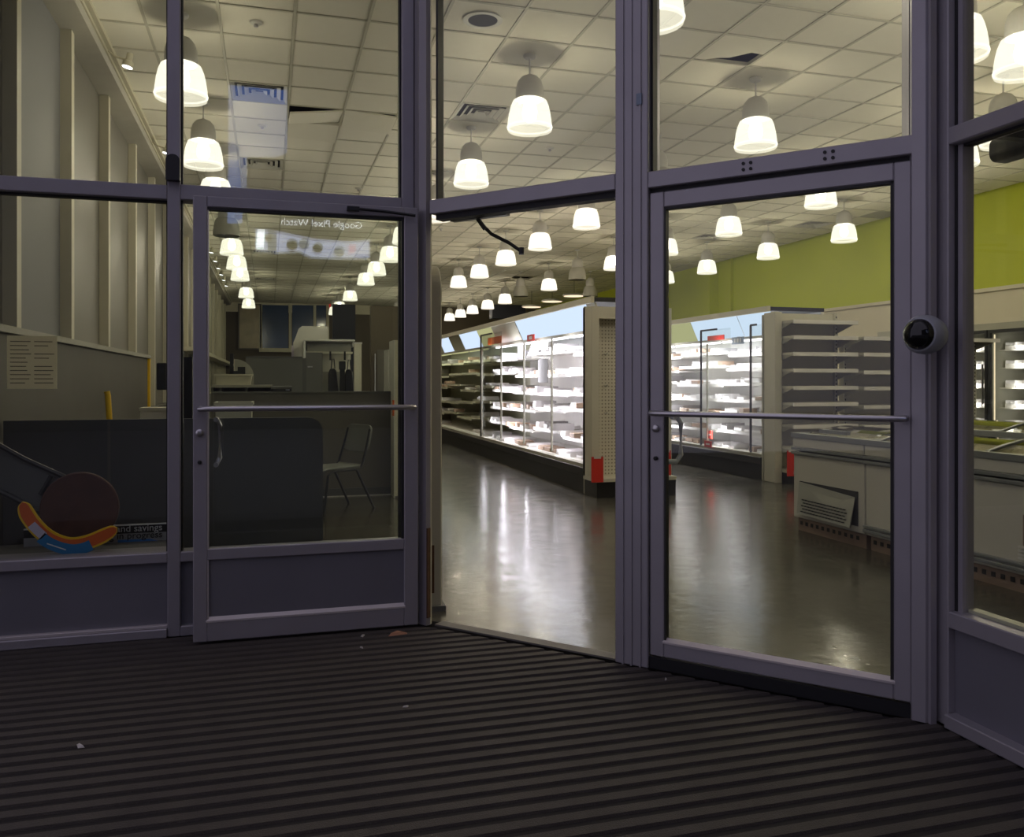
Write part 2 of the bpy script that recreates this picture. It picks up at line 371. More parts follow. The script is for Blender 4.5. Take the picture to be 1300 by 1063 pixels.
# latch block on the mullion
lb = thing('door_stop', 'dark round-topped catch on the mullion above the open door', 'catch', (-.449, 4.405, 2.235))
B().prism(round_rect(-.032, .032, 0, .125, .03, (1, 1, 0, 0)), 'y', -.03, .015).build('catch_body', 'black_plastic', lb); B().lathe([(.012, -.045), (.016, -.03)], 10, Matrix.Translation((.0, 0, .1)) @ Matrix.Rotation(R(90), 4, 'X')).build('catch_pin', 'steel', lb)
# window_2: bay behind the open leaf
w2 = sroot('window_2', 'fixed glazed bay behind the open door leaf', 'window', (0, 4.42, 0))
X0, X1 = XM1, .675
frame_box('transom_bar', w2, X0, X1, 2.15, 2.225); frame_box('sill_bar', w2, X0, X1, .365, .415); frame_box('base_rail', w2, X0, X1, 0, .05); bx('base_panel', 'kick', w2, X0, X1, .03, .06, .05, .365)
frame_box('mullion', w2, X1, X1 + .065, 0, TOPZ); frame_box('head_bar', w2, X0, X1, TOPZ - .08, TOPZ)
for z0, z1 in ((.415, 2.15), (2.225, TOPZ - .08)):
    pane(w2, X0, X1, z0, z1); bx('gasket', 'gasket', w2, X1 - .01, X1, .03, .08, z0, z1); bx('gasket', 'gasket', w2, X0, X0 + .008, .03, .08, z0, z1)
# trim_1: corner jamb between bay and entrance
t1 = struct(B().prism([(.742, 4.40), (.745, 4.30), (.775, 4.262), (.80, 4.275), (.805, 4.40), (.80, 4.51), (.745, 4.51)], 'z', 0, TOPZ).build('trim_1', 'frame'), 'corner post with a cream inner jamb between window bay and entrance', 'trim')
B().prism([(.801, 4.28), (.81, 4.29), (.82, 4.42), (.805, 4.42)], 'z', 0, TOPZ - .1).build('inner_jamb', 'jamb_cream', t1)
B().prism([(.776, 4.258), (.782, 4.252), (.80, 4.27), (.794, 4.277)], 'z', .04, .5).build('rust_streak', 'rust', t1)
# window_3: splayed entrance frame (local x along the front from A to B, y inward)
w3 = sroot('window_3', 'splayed entrance frame with two tall transom lights', 'window', (AX, AY, 0), DROT)
P0, P1 = 1.043, 1.200
frame_box('post', w3, P0, P1, 0, TOPZ, .0, .14)
for q in (.035, .075, .118): bx('post_rib', 'frame', w3, P0 + q, P0 + q + .008, -.006, .0, 0, TOPZ)
bx('sensor_plate', 'slate', w3, P0 + .105, P0 + .13, -.008, 0, 2.47, 2.52)
frame_box('transom_bar', w3, .0, P0, 2.112, 2.185); frame_box('transom_bar', w3, P1, DL, 2.10, 2.172)
bx('door_stop_strip', 'gasket', w3, .02, P0, .03, .09, 2.085, 2.112); bx('door_stop_strip', 'gasket', w3, P1, DL, .03, .09, 2.08, 2.10)
frame_box('head_bar', w3, .0, P0, TOPZ - .08, TOPZ); frame_box('head_bar', w3, P1, DL, TOPZ - .08, TOPZ)
for x0, x1, z0 in ((.02, P0, 2.185), (P1, DL - .01, 2.172)):
    pane(w3, x0, x1, z0, TOPZ - .08)
    for xx in (x0, x1 - .012): bx('gasket', 'gasket', w3, xx, xx + .012, .03, .08, z0, TOPZ - .08)
for s_ in (.42, .74):   # screw plates on the transom bar
    for dx in (0, .03):
        for dz in (0, .025): B().lathe([(.007, 0), (.007, .004)], 8, Matrix.Translation((P1 + s_ + dx, 0, 2.125 + dz)) @ Matrix.Rotation(R(90), 4, 'X')).build('screw', 'gasket', w3)
bx('threshold', 'counter_mid', w3, .02, P0, .02, .09, .0, .008); bx('threshold', 'black_metal', w3, P1, DL, .012, .16, .0, .052)  # second threshold is raised and black to paint the dark gap under the door
# trim_2: corner post at the right
t2 = struct(B().prism([(2.29, 2.578), (2.318, 2.542), (2.345, 2.535), (2.372, 2.551), (2.372, 2.60), (2.48, 2.62), (2.46, 2.72), (2.36, 2.71)], 'z', 0, TOPZ).build('trim_2', 'frame'), 'ribbed corner post between entrance and side window', 'trim')
B().box(2.326, 2.352, 2.524, 2.537, 0, TOPZ).build('post_rib', 'frame', t2)
# window_4: side bay (local x = -v, y = +u)
w4 = sroot('window_4', 'side shop window bay with solid base panel right of the entrance', 'window', (2.37, 2.55, 0), R(-90))
EX = 4.6
frame_box('mullion', w4, 0, .06, 0, TOPZ); frame_box('mullion', w4, 1.75, 1.81, 0, TOPZ); frame_box('mullion', w4, EX - .06, EX, 0, TOPZ)
for x0, x1 in ((.06, 1.75), (1.81, EX - .06)):
    frame_box('transom_bar', w4, x0, x1, 2.115, 2.178); frame_box('sill_bar', w4, x0, x1, .36, .42); frame_box('base_rail', w4, x0, x1, 0, .05, -.02)
    bx('base_panel', 'kick', w4, x0, x1, .03, .06, .05, .36); frame_box('head_bar', w4, x0, x1, TOPZ - .08, TOPZ); bx('inner_bead', 'jamb_cream', w4, x0 + .03, x1, .06, .10, .42, .432)
    for z0, z1 in ((.42, 2.115), (2.178, TOPZ - .08)):
        pane(w4, x0, x1, z0, z1); bx('gasket', 'gasket', w4, x0, x0 + .010, .03, .085, z0, z1); bx('glazing_bead', 'frame', w4, x0 + .010, x0 + .032, .035, .085, z0, z1); bx('gasket', 'gasket', w4, x0 + .03, x1, .04, .07, z1 - .01, z1)
# shop front head above the glazing
for q, (pts) in enumerate(([(-1.7, 4.38), (.75, 4.38), (.75, 4.6), (-1.7, 4.6)], [(.70, 4.28), (2.30, 2.5), (2.45, 2.64), (.80, 4.5)], [(2.34, 2.6), (2.34, VF - .1), (2.52, VF - .1), (2.52, 2.6)])):
    struct(B().prism(pts, 'z', TOPZ, 5.6).build('trim_%d' % (q + 3), 'facade_far'), ['dark wall head above the left window bay', 'dark wall head above the entrance doors', 'dark wall head above the side window'][q], 'trim')
# --- door_1: leaf swung open in front of the left bay (local x = u, y = v)
d1 = sroot('door_1', 'open aluminium glass door leaf with a solid kick panel folded against the window', 'door', (-.346, 4.25, 0))
LW = 1.079
frame_box('stile', d1, 0, .064, .012, 2.14, 0, .045); frame_box('stile', d1, LW - .072, LW, .012, 2.14, 0, .045)
frame_box('top_rail', d1, .064, LW - .072, 2.088, 2.14, 0, .045); frame_box('mid_rail', d1, .064, LW - .072, .40, .455, 0, .045); frame_box('bottom_rail', d1, .064, LW - .072, .012, .105, 0, .045)
bx('kick_panel', 'kick', d1, .064, LW - .072, .015, .03, .105, .40)
B().prism([(-.002, .103), (-.002, .112), (.016, .128), (.016, .103)], 'x', .058, LW - .066).build('bottom_bead', 'bead', d1)
bx('pane', 'glass', d1, .064, LW - .072, .018, .028, .455, 2.088)
bx('gasket', 'gasket', d1, .064, LW - .072, .005, .04, 2.074, 2.088); bx('gasket', 'gasket', d1, LW - .085, LW - .072, .005, .04, .455, 2.074); bx('side_bead', 'bead', d1, .064, .070, .004, .04, .105, 2.074)
pb = B().tube([(.035, .0, 1.125), (.035, -.05, 1.125), (.06, -.062, 1.125), (LW - .06, -.062, 1.125), (LW - .03, -.05, 1.125), (LW - .03, 0, 1.125)], .0135, 10).build('push_bar', 'steel', d1, smooth=True)
B().tube([(.10, .045, 1.07), (.10, .10, 1.07), (.115, .11, 1.04), (.115, .11, .88), (.10, .10, .85), (.10, .045, .85)], .012, 8).build('pull_handle', 'steel', d1, smooth=True)
for zz, r in ((1.01, .017), (.87, .009)): B().lathe([(r, 0), (r, .012), (r * .6, .016)], 14, Matrix.Translation((.03, 0, zz)) @ Matrix.Rotation(R(90), 4, 'X')).build('lock_cylinder', 'steel' if r > .01 else 'gasket', d1, smooth=True)
bx('closer_shoe', 'black_metal', d1, LW - .36, LW - .30, -.03, 0, 2.104, 2.124); B().tube([(LW - .32, -.02, 2.115), (LW - .18, -.02, 2.109), (LW - .02, -.03, 2.094)], .008, 6).build('closer_arm', 'black_metal', d1)
# --- door_2: closed leaf in the splayed front
d2 = sroot('door_2', 'closed full-glass aluminium door leaf with a steel push bar', 'door', (AX, AY, 0), DROT)
E0, E1 = P1 + .004, DL - .012
for x0, x1 in ((E0, E0 + .065), (E1 - .06, E1)): frame_box('stile', d2, x0, x1, .058, 2.08, .012, .057)
frame_box('top_rail', d2, E0 + .065, E1 - .06, 2.012, 2.08, .012, .057); frame_box('bottom_rail', d2, E0 + .065, E1 - .06, .058, .122, .012, .057)
B().prism([(.008, .118), (.008, .126), (.03, .14), (.03, .118)], 'x', E0 + .06, E1 - .055).build('bottom_bead', 'bead', d2)
bx('pane', 'glass', d2, E0 + .065, E1 - .06, .03, .04, .122, 2.012)
for q in ((E0 + .065, E0 + .073, .122, 2.012), (E1 - .072, E1 - .06, .122, 2.012)): bx('gasket', 'gasket', d2, q[0], q[1], .016, .05, q[2], q[3])
bx('gasket', 'gasket', d2, E0 + .065, E1 - .06, .016, .05, 2.002, 2.012); bx('gasket', 'gasket', d2, E0 + .065, E1 - .06, .016, .05, .122, .130)
B().tube([(E0 + .03, .012, 1.118), (E0 + .03, -.045, 1.118), (E0 + .06, -.055, 1.118), (E1 - .05, -.055, 1.118), (E1 - .02, -.045, 1.118), (E1 - .02, .012, 1.118)], .0125, 10).build('push_bar', 'steel', d2, smooth=True)
B().tube([(E0 + .085, .057, 1.10), (E0 + .085, .11, 1.10), (E0 + .10, .125, 1.07), (E0 + .10, .125, .93), (E0 + .085, .11, .90), (E0 + .035, .057, .90)], .012, 8).build('pull_handle', 'grille', d2, smooth=True)
for zz, r in ((1.05, .016), (.92, .009)): B().lathe([(r, 0), (r, .012), (r * .6, .016)], 14, Matrix.Translation((E0 + .03, .012, zz)) @ Matrix.Rotation(R(90), 4, 'X')).build('lock_cylinder', 'steel' if r > .01 else 'gasket', d2, smooth=True)
# closer arm left hanging from the entrance header
ca = thing('door_closer_arm', 'black door closer arm hanging loose from the entrance header', 'closer', (AX, AY, 2.085), DROT)
bx('closer_plate', 'black_metal', ca, .06, .40, .10, .14, .0, .03)
B().tube([(.22, .12, .0), (.225, .14, -.02), (.245, .15, -.05)], .012, 8).build('knuckle', 'black_metal', ca); B().tube([(.235, .15, -.035), (.27, .17, -.075), (.36, .20, -.125), (.42, .22, -.17)], .010, 6).build('arm', 'black_metal', ca); B().lathe([(.014, -.015), (.014, .02)], 10, Matrix.Translation((.42, .22, -.17))).build('end_boss', 'black_metal', ca)

# ================================================================== GROUND OUTSIDE
struct(B().prism([(-9, -16), (2.43, -16), (2.43, 2.56), (.79, 4.3), (.74, 4.46), (-9, 4.46)], 'z', -.14, -.03).build('ground', 'sidewalk'), 'dark pavement in front of the shop', 'ground')
struct(B().box(2.43, 20, -16, VF - .15, -.14, -.03).build('ground', 'sidewalk'), 'dark pavement along the street beyond the shop corner', 'ground')
mt = struct(B().prism([(-1.9, .6), (2.37, .6), (2.37, 2.55), (2.30, 2.57), (.79, 4.25), (.72, 4.42), (-1.9, 4.42)], 'z', -.03, -.008).build('entrance_mat', 'mat_base'), 'recessed dark ribbed entrance mat across the doorway', 'mat')
PIT = .078; v = .62
def umax(v): return .73 if v > 4.25 else (2.36 if v < 2.57 else AX + (AY - v) * (BXu - AX) / (AY - BYv) - .005)
k = 0
while v < 4.40:
    a, b = umax(v), umax(v + PIT * .62)
    B().add([(-1.9, v, -.012), (a, v, -.012), (b, v + PIT * .62, -.012), (-1.9, v + PIT * .62, -.012), (-1.9, v + .004, .0), (a - .004, v + .004, .0), (b - .004, v + PIT * .62 - .004, .0), (-1.9, v + PIT * .62 - .004, .0)],
            [[3, 2, 1, 0], [4, 5, 6, 7], [0, 1, 5, 4], [1, 2, 6, 5], [2, 3, 7, 6], [3, 0, 4, 7]]).build('mat_strip', 'mat_strip', mt)
    v += PIT
for q, (x, y, s_, mm) in enumerate(((505, 806, .05, 'litter_brown'), (461, 808, .018, 'litter'), (102, 948, .022, 'litter'), (515, 898, .012, 'litter'), (845, 863, .012, 'litter'), (459, 823, .012, 'litter'))):
    p = G(x, y); sc = B()
    sc.add([(-s_, -.4 * s_, 0), (s_ * .9, -.1 * s_, 0), (s_, .3 * s_, 0), (-.6 * s_, .5 * s_, 0), (-s_ * .7, -.2 * s_, .2 * s_ + .003), (s_ * .6, .0, .15 * s_ + .003), (0, .3 * s_, .25 * s_ + .003)], [[0, 1, 2, 3], [0, 4, 5, 1], [1, 5, 2], [2, 5, 6, 3], [3, 6, 4, 0], [4, 6, 5]])
    o = sc.build('litter_scrap', mm, None, (p.x, p.y, .001), (0, 0, q))
    tag(o, 'tan torn scrap of litter at the foot of the open door' if q == 0 else 'tiny pale scrap of litter on the ribbed mat', 'litter', None if q == 0 else 'litter scraps on the mat')

# ================================================================== CEILING FITTINGS
ROWS = (-.68, 2.3, 4.6, 6.95, 9.1)
def point(parent, loc, power, color, rad):
    L = bpy.data.lights.new('lamp_light', 'POINT'); L.energy = power; L.color = color; L.shadow_soft_size = rad
    o = bpy.data.objects.new('lamp_light', L); col.objects.link(o); o.parent = parent; o.location = loc; return o
# pendant meshes, origin at the ceiling
can_me = B().lathe([(.058, 0), (.062, -.012), (.05, -.03), (.012, -.036)], 20).mesh('canopy', 'lamp_grey', True)
stem_me = B().lathe([(.008, -.03), (.008, -.19)], 8).mesh('stem', 'lamp_grey', True)
house_me = B().lathe([(.012, -.175), (.03, -.185), (.075, -.205), (.11, -.245), (.126, -.30), (.13, -.36), (.13, -.415), (.10, -.418)], 24).mesh('housing', 'lamp_grey', True)
sh = [(.128, -.418), (.158, -.43), (.178, -.48), (.192, -.54), (.202, -.61), (.208, -.665), (.204, -.70)]
shade_me = B().lathe(sh, 24, closed=False).mesh('shade', 'lamp_shade_lit', True)
mat('shade_off', (0.42, 0.41, 0.36), 0.5, 0, 0.05)
shade_off = B().lathe(sh, 24, closed=False).mesh('shade', 'shade_off', True)
rim_me = B().lathe([(.200, -.662), (.212, -.665), (.213, -.672), (.200, -.675)], 24, closed=False).mesh('shade_rim', 'lamp_shade_lit', True)
bulb_me = B().lathe([(.03, -.42), (.055, -.46), (.07, -.53), (.06, -.59), (.02, -.62)], 14).mesh('bulb', 'lamp_core', True)
def pendant(u, v, lit, label, group):
    t = thing('pendant_lamp', label, 'lamp', (u, v, CEIL), 0, group)
    place('canopy', can_me, t); place('stem', stem_me, t); place('housing', house_me, t)
    s_ = place('shade', shade_me if lit else shade_off, t)
    if lit: place('shade_rim', rim_me, s_); place('bulb', bulb_me, t); point(t, (0, 0, -.56), PEND_W, (1, .88, .66), .075)
LBL = ('lit bell pendant, %s from the window in the row beside the covered side windows', 'lit bell pendant, %s from the door in the row straight ahead of the doorway', 'lit bell pendant, %s from the door in the row over the long chiller case',
       'lit bell pendant, %s from the side window in the row over the second chiller', 'lit bell pendant, %s from the front in the row along the lime green wall')
LIT = [(228, 124), (258, 211), (276, 255), (296, 323), (303, 342), (307, 356), (316, 378), (318, 391),
       (843, 30), (675, 165), (599, 235), (556, 279.5), (507, 309), (493, 331.5), (476.5, 349), (462.5, 361.5), (443, 381.5), (428.7, 394), (422.3, 399.6),
       (1236, 76), (966, 188), (746.6, 289), (685.8, 316.4), (640, 336), (606, 352), (579, 364.6), (507, 394), (499, 401),
       (1235, 212), (1051.5, 262.7), (931.5, 298.5), (851, 323), (777, 342), (694.5, 368), (636, 385), (613.7, 392), (594, 398), (578, 402.6), (564, 407),
       (1229, 275), (1078, 306.5), (975.8, 328), (898, 347), (843, 359)]
pend_pos = []
ORD = ('first', 'second', 'third', 'fourth', 'fifth', 'sixth', 'seventh', 'eighth', 'ninth', 'tenth', 'eleventh', 'twelfth'); rank = {}
for x, y in sorted(LIT, key=lambda q: G(q[0], q[1], CEIL - .69).y):
    p = G(x, y, CEIL - .69); r = min(range(5), key=lambda k: abs(ROWS[k] - p.x)); pend_pos.append((x, y, p.x - ROWS[r], p.y, r))
    pendant(.5 * p.x + .5 * ROWS[r], p.y, True, LBL[r] % ORD[rank.setdefault(r, 0)], 'lit pendant lamps'); rank[r] += 1
for u_, v_ in ((6.95, 6.6), (6.95, 4.45), (9.1, 7.0), (9.1, 4.85), (4.7, 3.3)): pendant(u_, v_, True, 'lit bell pendant lamp added to the rows behind the chest freezers', 'added lamps over the freezer corner')  # added lamps that extend the rows to light the dark shelving
p = G(1300, 93, CEIL - .69); pendant(p.x, p.y, True, 'lit bell pendant lamp standing in for a glass reflection above the chest freezers', None)  # reflection of the neighbouring lamp in the glass, built as a solid lamp
for (x, y, lb_) in ((287.5, 299, 'unlit grey bell pendant lamp in the row beside the covered side windows'), (834, 243, 'unlit grey bell pendant lamp in the row beyond the closed door transom'), (733, 355, 'unlit grey bell pendant lamp above the chiller case header'),
                    (661, 376, 'unlit grey bell pendant lamp beside the dark hanging bulkhead'), (749.5, 376, 'unlit grey bell pendant lamp beside the flat disc lamps')):
    p = G(x, y, CEIL - .69); pendant(p.x, p.y, False, lb_, None)
for k, (x, y) in enumerate(((729, 376), (701, 383), (675, 390))):
    p = G(x, y, 3.72); t = thing('disc_lamp', 'wide flat round lamp hanging above the chiller case', 'lamp', (p.x, p.y, 3.72), 0, 'flat disc lamps over the chiller')
    B().lathe([(.02, .10), (.30, .06), (.34, .03), (.34, 0)], 28).build('shade', 'lamp_grey', t, smooth=True); B().lathe([(.31, -.006), (.31, .002)], 28).build('diffuser', 'disc_lit', t); B().tube([(0, 0, .09), (0, 0, CEIL - 3.72)], .008, 6).build('cord', 'black_plastic', t)
# louvred vents
for n_, q in enumerate(vents):
    t = thing('ceiling_vent', ['square louvred ceiling vent ahead of the doorway beside a pendant', 'square louvred ceiling vent near the sagging tiles', 'square louvred ceiling vent beyond the sagging tiles', 'square louvred ceiling vent near the lime green wall', 'small square louvred vent above the second chiller case',
         'square louvred ceiling vent seen through the side window', 'square louvred vent above the open door glass', 'far square louvred vent above the open door glass', 'square louvred vent over the lit chiller case'][n_], 'vent', (GU + (q[0] + .5) * T, GV + (q[1] + .5) * T, CEIL))
    bx('vent_back', 'vent_dark', t, -.285, .285, -.285, .285, .03, .035)
    for k in range(4):
        a = .283 - k * .068; b_ = a - .04; fr = B()
        for s1 in (0, 1, 2, 3):
            M = Matrix.Rotation(s1 * math.pi / 2, 4, 'Z'); fr.add([(-a, -a, .0), (a, -a, .0), (b_, -b_, .026), (-b_, -b_, .026), (-a, -a, .006), (a, -a, .006), (b_, -b_, .032), (-b_, -b_, .032)], [[0, 1, 2, 3], [7, 6, 5, 4], [0, 4, 5, 1], [2, 6, 7, 3]], M)
        fr.build('louvre', 'vent', t)
p = G(613, 25, CEIL); t = thing('ceiling_speaker', 'round dark recessed opening with a pale ring in the ceiling', 'speaker', (p.x, p.y, CEIL))
B().lathe([(.16, -.001), (.165, -.008), (.125, -.010), (.12, -.001)], 28, closed=False).build('ring', 'white_enamel', t, smooth=True); B().lathe([(.125, -.006), (.125, -.002)], 28).build('opening', 'vent_dark', t)
for k, (x, y) in enumerate(((325, 28), (333, 159), (698, 188), (455, 239), (831, 86), (560, 290), (695, 288))):
    p = G(x, y, CEIL); t = thing('sprinkler_head', 'small round sprinkler rose on the ceiling tiles', 'sprinkler', (p.x, p.y, CEIL), 0, 'sprinkler heads on the ceiling')
    B().lathe([(.055, 0), (.05, -.012), (.02, -.018)], 16).build('rose', 'white_enamel', t, smooth=True); B().lathe([(.014, -.016), (.02, -.04), (.012, -.045)], 10).build('deflector', 'steel', t)
# spots along the side wall cornice
for k, (x, y) in enumerate(((160, 87), (210, 196), (232, 231), (240, 256), (263, 296), (268.6, 310), (275, 322), (280, 333), (284, 342), (288, 350), (291, 357), (295, 364))):
    p = G(x, y, 4.07)
    t = thing('wall_spotlight', 'small white spotlight on an arm from the side wall cornice', 'lamp', (-1.36, p.y, 4.20), 0, 'spotlights along the side wall cornice')
    B().tube([(-.03, 0, .02), (.03, 0, -.03), (.12, 0, -.05)], .010, 6).build('arm', 'cream_mullion', t); M = Matrix.Translation((.14, 0, -.09)) @ Matrix.Rotation(R(12), 4, 'Y')
    hd = B().lathe([(.028, .10), (.03, .03), (.048, .02), (.048, -.025)], 14, M).build('spot_head', 'cream_mullion', t, smooth=True); B().lathe([(.044, -.029), (.044, -.026)], 14, M).build('lens', 'spot_lit', hd)
# far hanging bulkhead and dark partitions
o = B().box(7.4, 8.6, 28, 28.4, 3.4, 3.88).build('hanging_bulkhead', 'navy'); o.location = (0, 0, 0); tag(o, 'dark navy box bulkhead hanging under the far ceiling', 'bulkhead')
B().box(8.0, 8.04, 28.2, 28.24, 3.88, CEIL + .3).build('hanger_rod', 'black_metal', o)
w = struct(B().box(2.35, 3.25, 20.3, 20.5, 0, 3.05).build('wall_inner', 'brown_wall'), 'brown partition wall standing behind the pale cases', 'wall')
bx('door_panel', 'counter_mid', w, 2.5, 2.9, 20.27, 20.3, 0, 2.0); bx('door_pull', 'steel', w, 2.44, 2.46, 20.24, 20.3, .8, 1.9)
w = struct(B().box(1.72, 2.35, 24.0, 24.2, 0, 3.4).build('wall_screen', 'navy'), 'dark glossy partition beside the brown wall', 'wall')

# ================================================================== CHILLER CASES
def U_tray(w_, d_, h_, m):
    t_ = .006
    b = B().prism([(-w_ / 2, 0), (w_ / 2, 0), (w_ / 2, h_), (w_ / 2 - t_, h_), (w_ / 2 - t_, t_), (-w_ / 2 + t_, t_), (-w_ / 2 + t_, h_), (-w_ / 2, h_)], 'y', 0, d_)
    b.box(-w_ / 2, w_ / 2, -.004, .0, 0, h_ * .55); b.box(-.003, .003, 0, d_ * .95, t_, h_ * .8)
    return b.mesh('dispenser_tray', m)
TRAYS = [U_tray(.11, .34, .07, 'tray_white'), U_tray(.18, .34, .06, 'tray_white'), U_tray(.24, .34, .045, 'tray_white'), U_tray(.13, .30, .09, 'tray_grey'), U_tray(.16, .34, .05, 'tray_white')]
BOXES = [B().box(-.06, .06, 0, .2, 0, .05).box(-.062, .062, -.002, .202, .05, .06).mesh('carton', 'tan', bevel=.003), B().box(-.10, .10, 0, .22, 0, .04).box(-.102, .102, -.002, .222, .04, .05).mesh('carton', 'tan', bevel=.003)]
def chiller(name, label, origin, Ln, lit0, shelves, heads, tray_label, tray_group, box_label, density, dens_dark):
    t = thing(name, label, 'chiller', (origin[0], origin[1], 0), R(-90))
    bx('base', 'black_metal', t, 0, Ln, .06, .95, 0, .22); bx('bumper', 'black_plastic', t, 0, Ln, .02, .10, .20, .29, .006); bx('nose_rail', 'case_grey', t, 0, Ln, .03, .12, .29, .33)
    bx('deck', 'case_white', t, 0, Ln, .10, .92, .28, .32)
    if lit0 > 0: bx('back_panel', 'case_cream', t, 0, lit0, .90, .95, .3, 2.14)  # creamier tone puts the weaker light of the unlit half into the colour
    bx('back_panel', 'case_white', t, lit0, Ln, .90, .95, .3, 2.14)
    bx('canopy', 'black_metal', t, 0, Ln, .16, .95, 2.14, 2.19); bx('canopy_trim', 'cream_mullion', t, 0, Ln, .12, .16, 2.13, 2.20)
    ns = int(Ln / 1.2); zof = {(k, q): random.uniform(-1, 1) * min(.06, (shelves[1] - shelves[0] - .15) / 2) for k in range(len(shelves)) for q in range(ns)}
    for k, z in enumerate(shelves):
        yf = .24 + .035 * k
        for q in range(ns):
            x0, x1 = q * Ln / ns + .012, (q + 1) * Ln / ns - .012; z = shelves[k] + zof[k, q]
            s_ = bx('shelf', 'case_white' if x1 > lit0 else 'case_cream', t, x0, x1, yf, .90, z - .018, z)  # unlit-half shelves take the same light-toned cream instead of white
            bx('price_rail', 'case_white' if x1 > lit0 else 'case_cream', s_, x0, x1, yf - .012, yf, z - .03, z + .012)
    for x0, x1, m in heads:
        B().prism([(.30, 1.85), (.17, 2.13), (.185, 2.137), (.315, 1.857)], 'x', x0 + .02, x1 - .02).build('header_panel', m, t)
    bx('header_rail', 'case_grey', t, 0, Ln, .28, .33, 1.815, 1.85)
    n = max(1, int((Ln - lit0) / 1.15))
    for q in range(n):
        x0, x1 = lit0 + q * (Ln - lit0) / n + .04, lit0 + (q + 1) * (Ln - lit0) / n - .04
        tb = B().tube([(x0, .30, 1.80), (x1, .30, 1.80)], .013, 8).build('light_tube', 'tube_lit', t)
        A = bpy.data.lights.new('case_light', 'AREA'); A.shape = 'RECTANGLE'; A.size = x1 - x0; A.size_y = .08; A.energy = CASE_W; A.color = (.93, .92, 1.0)
        ao = bpy.data.objects.new('case_light', A); col.objects.link(ao); ao.parent = t; ao.location = ((x0 + x1) / 2, .26, 1.79); ao.rotation_euler = (R(30), 0, 0)
        ld = bx('added_led_housing', 'case_grey', t, x0 - .022, x0 - .004, .045, .068, .38, 1.78); bx('added_led_strip', 'tube_lit', ld, x0 - .018, x0 - .008, .0682, .0695, .40, 1.75)  # LED strip and housing added to brighten the shelf fronts
        A = bpy.data.lights.new('case_light', 'AREA'); A.shape = 'RECTANGLE'; A.size = .05; A.size_y = 1.4; A.energy = CASE_W * .8; A.color = (.94, .91, 1.0)
        ao = bpy.data.objects.new('case_light', A); col.objects.link(ao); ao.parent = t; ao.location = (x0 + .06, .07, 1.08); ao.rotation_euler = (R(90), 0, R(-20))
        tt = B().tube([(x0, .15, 2.165), (x1, .15, 2.165)], .012, 6).build('top_light_tube', 'tube_lit', t)
    for q in range(int(lit0 / 1.5)):   # the dim half: faint greenish lights and tubes added to brighten it
        A = bpy.data.lights.new('case_light', 'AREA'); A.shape = 'RECTANGLE'; A.size = 1.4; A.size_y = .08; A.energy = CASE_W * .22; A.color = (.95, 1.0, .70)
        ao = bpy.data.objects.new('case_light', A); col.objects.link(ao); ao.parent = t; ao.location = (.75 + 1.5 * q, .26, 1.79); ao.rotation_euler = (R(30), 0, 0)
        B().tube([(.08 + 1.5 * q, .30, 1.80), (1.42 + 1.5 * q, .30, 1.80)], .013, 8).build('added_dim_tube', 'header_yellow', t)
    bx('end_panel', 'case_grey', t, Ln, Ln + .035, .03, .95, .0, 2.08, .006); bx('end_panel', 'case_grey', t, -.035, 0, .03, .95, .0, 2.08, .006)
    M = Matrix.Translation((origin[0], origin[1], 0)) @ Matrix.Rotation(R(-90), 4, 'Z')
    for k, z in enumerate([.322] + list(shelves)):
        yf = .22 if k == 0 else .24 + .035 * (k - 1)
        x = .15
        while x < Ln - .15:
            dn = density if x > lit0 else dens_dark
            bs = x / (Ln / ns); bs = abs(bs - round(bs)) * Ln / ns
            while k and bs < .15: x += .03; bs = x / (Ln / ns); bs = abs(bs - round(bs)) * Ln / ns
            if x > Ln - .15: break
            if random.random() < dn:
                isb = random.random() < .22
                me = random.choice(BOXES if isb else TRAYS); rz = random.uniform(-.10, .10); yy = yf + random.uniform(-.09, .06); zz = z + (zof[k - 1, min(ns - 1, int(x / (Ln / ns)))] if k else 0)
                p = M @ Vector((x, yy, zz + .013 if k else zz + .001))
                o = place('carton' if isb else 'dispenser_tray', me, None, p, (0, 0, R(-90) + rz))
                tag(o, (box_label if isb else tray_label) % (('bottom deck' if k == 0 else 'top shelf' if k == len(shelves) else ORD[k - 1] + ' shelf') + (', unlit half,' if x < lit0 else '')), 'carton' if isb else 'tray', (('cartons' if isb else 'trays') + tray_group))
                w_ = me.vertices; x += random.uniform(.25, .30)
            else: x += .25
    return t
CASE_W = 18.0
L1 = 11.2; O1 = (3.33, 19.95)
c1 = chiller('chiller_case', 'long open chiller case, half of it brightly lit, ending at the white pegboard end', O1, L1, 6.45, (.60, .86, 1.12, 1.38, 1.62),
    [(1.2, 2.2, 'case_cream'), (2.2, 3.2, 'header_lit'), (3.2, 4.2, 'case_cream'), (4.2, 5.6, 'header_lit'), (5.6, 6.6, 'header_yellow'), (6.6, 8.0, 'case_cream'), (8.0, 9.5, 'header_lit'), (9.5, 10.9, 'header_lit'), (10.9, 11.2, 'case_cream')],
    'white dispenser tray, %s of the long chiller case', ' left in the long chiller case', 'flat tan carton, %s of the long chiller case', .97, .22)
L2 = 5.73; O2 = (5.92, 15.0)
c2 = chiller('chiller_case', 'brightly lit chiller case under the lime green wall beside the grey shelf end', O2, L2, 0.0, (.56, .78, 1.0, 1.22, 1.44, 1.64),
    [(0, 1.5, 'header_yellow'), (1.5, 3.6, 'header_yellow'), (3.6, 4.9, 'header_lit'), (4.9, 5.71, 'header_lit')],
    'white dispenser tray, %s of the chiller case under the green wall', ' left in the chiller case under the green wall', 'flat tan carton, %s of the chiller case under the green wall', .92, 0)
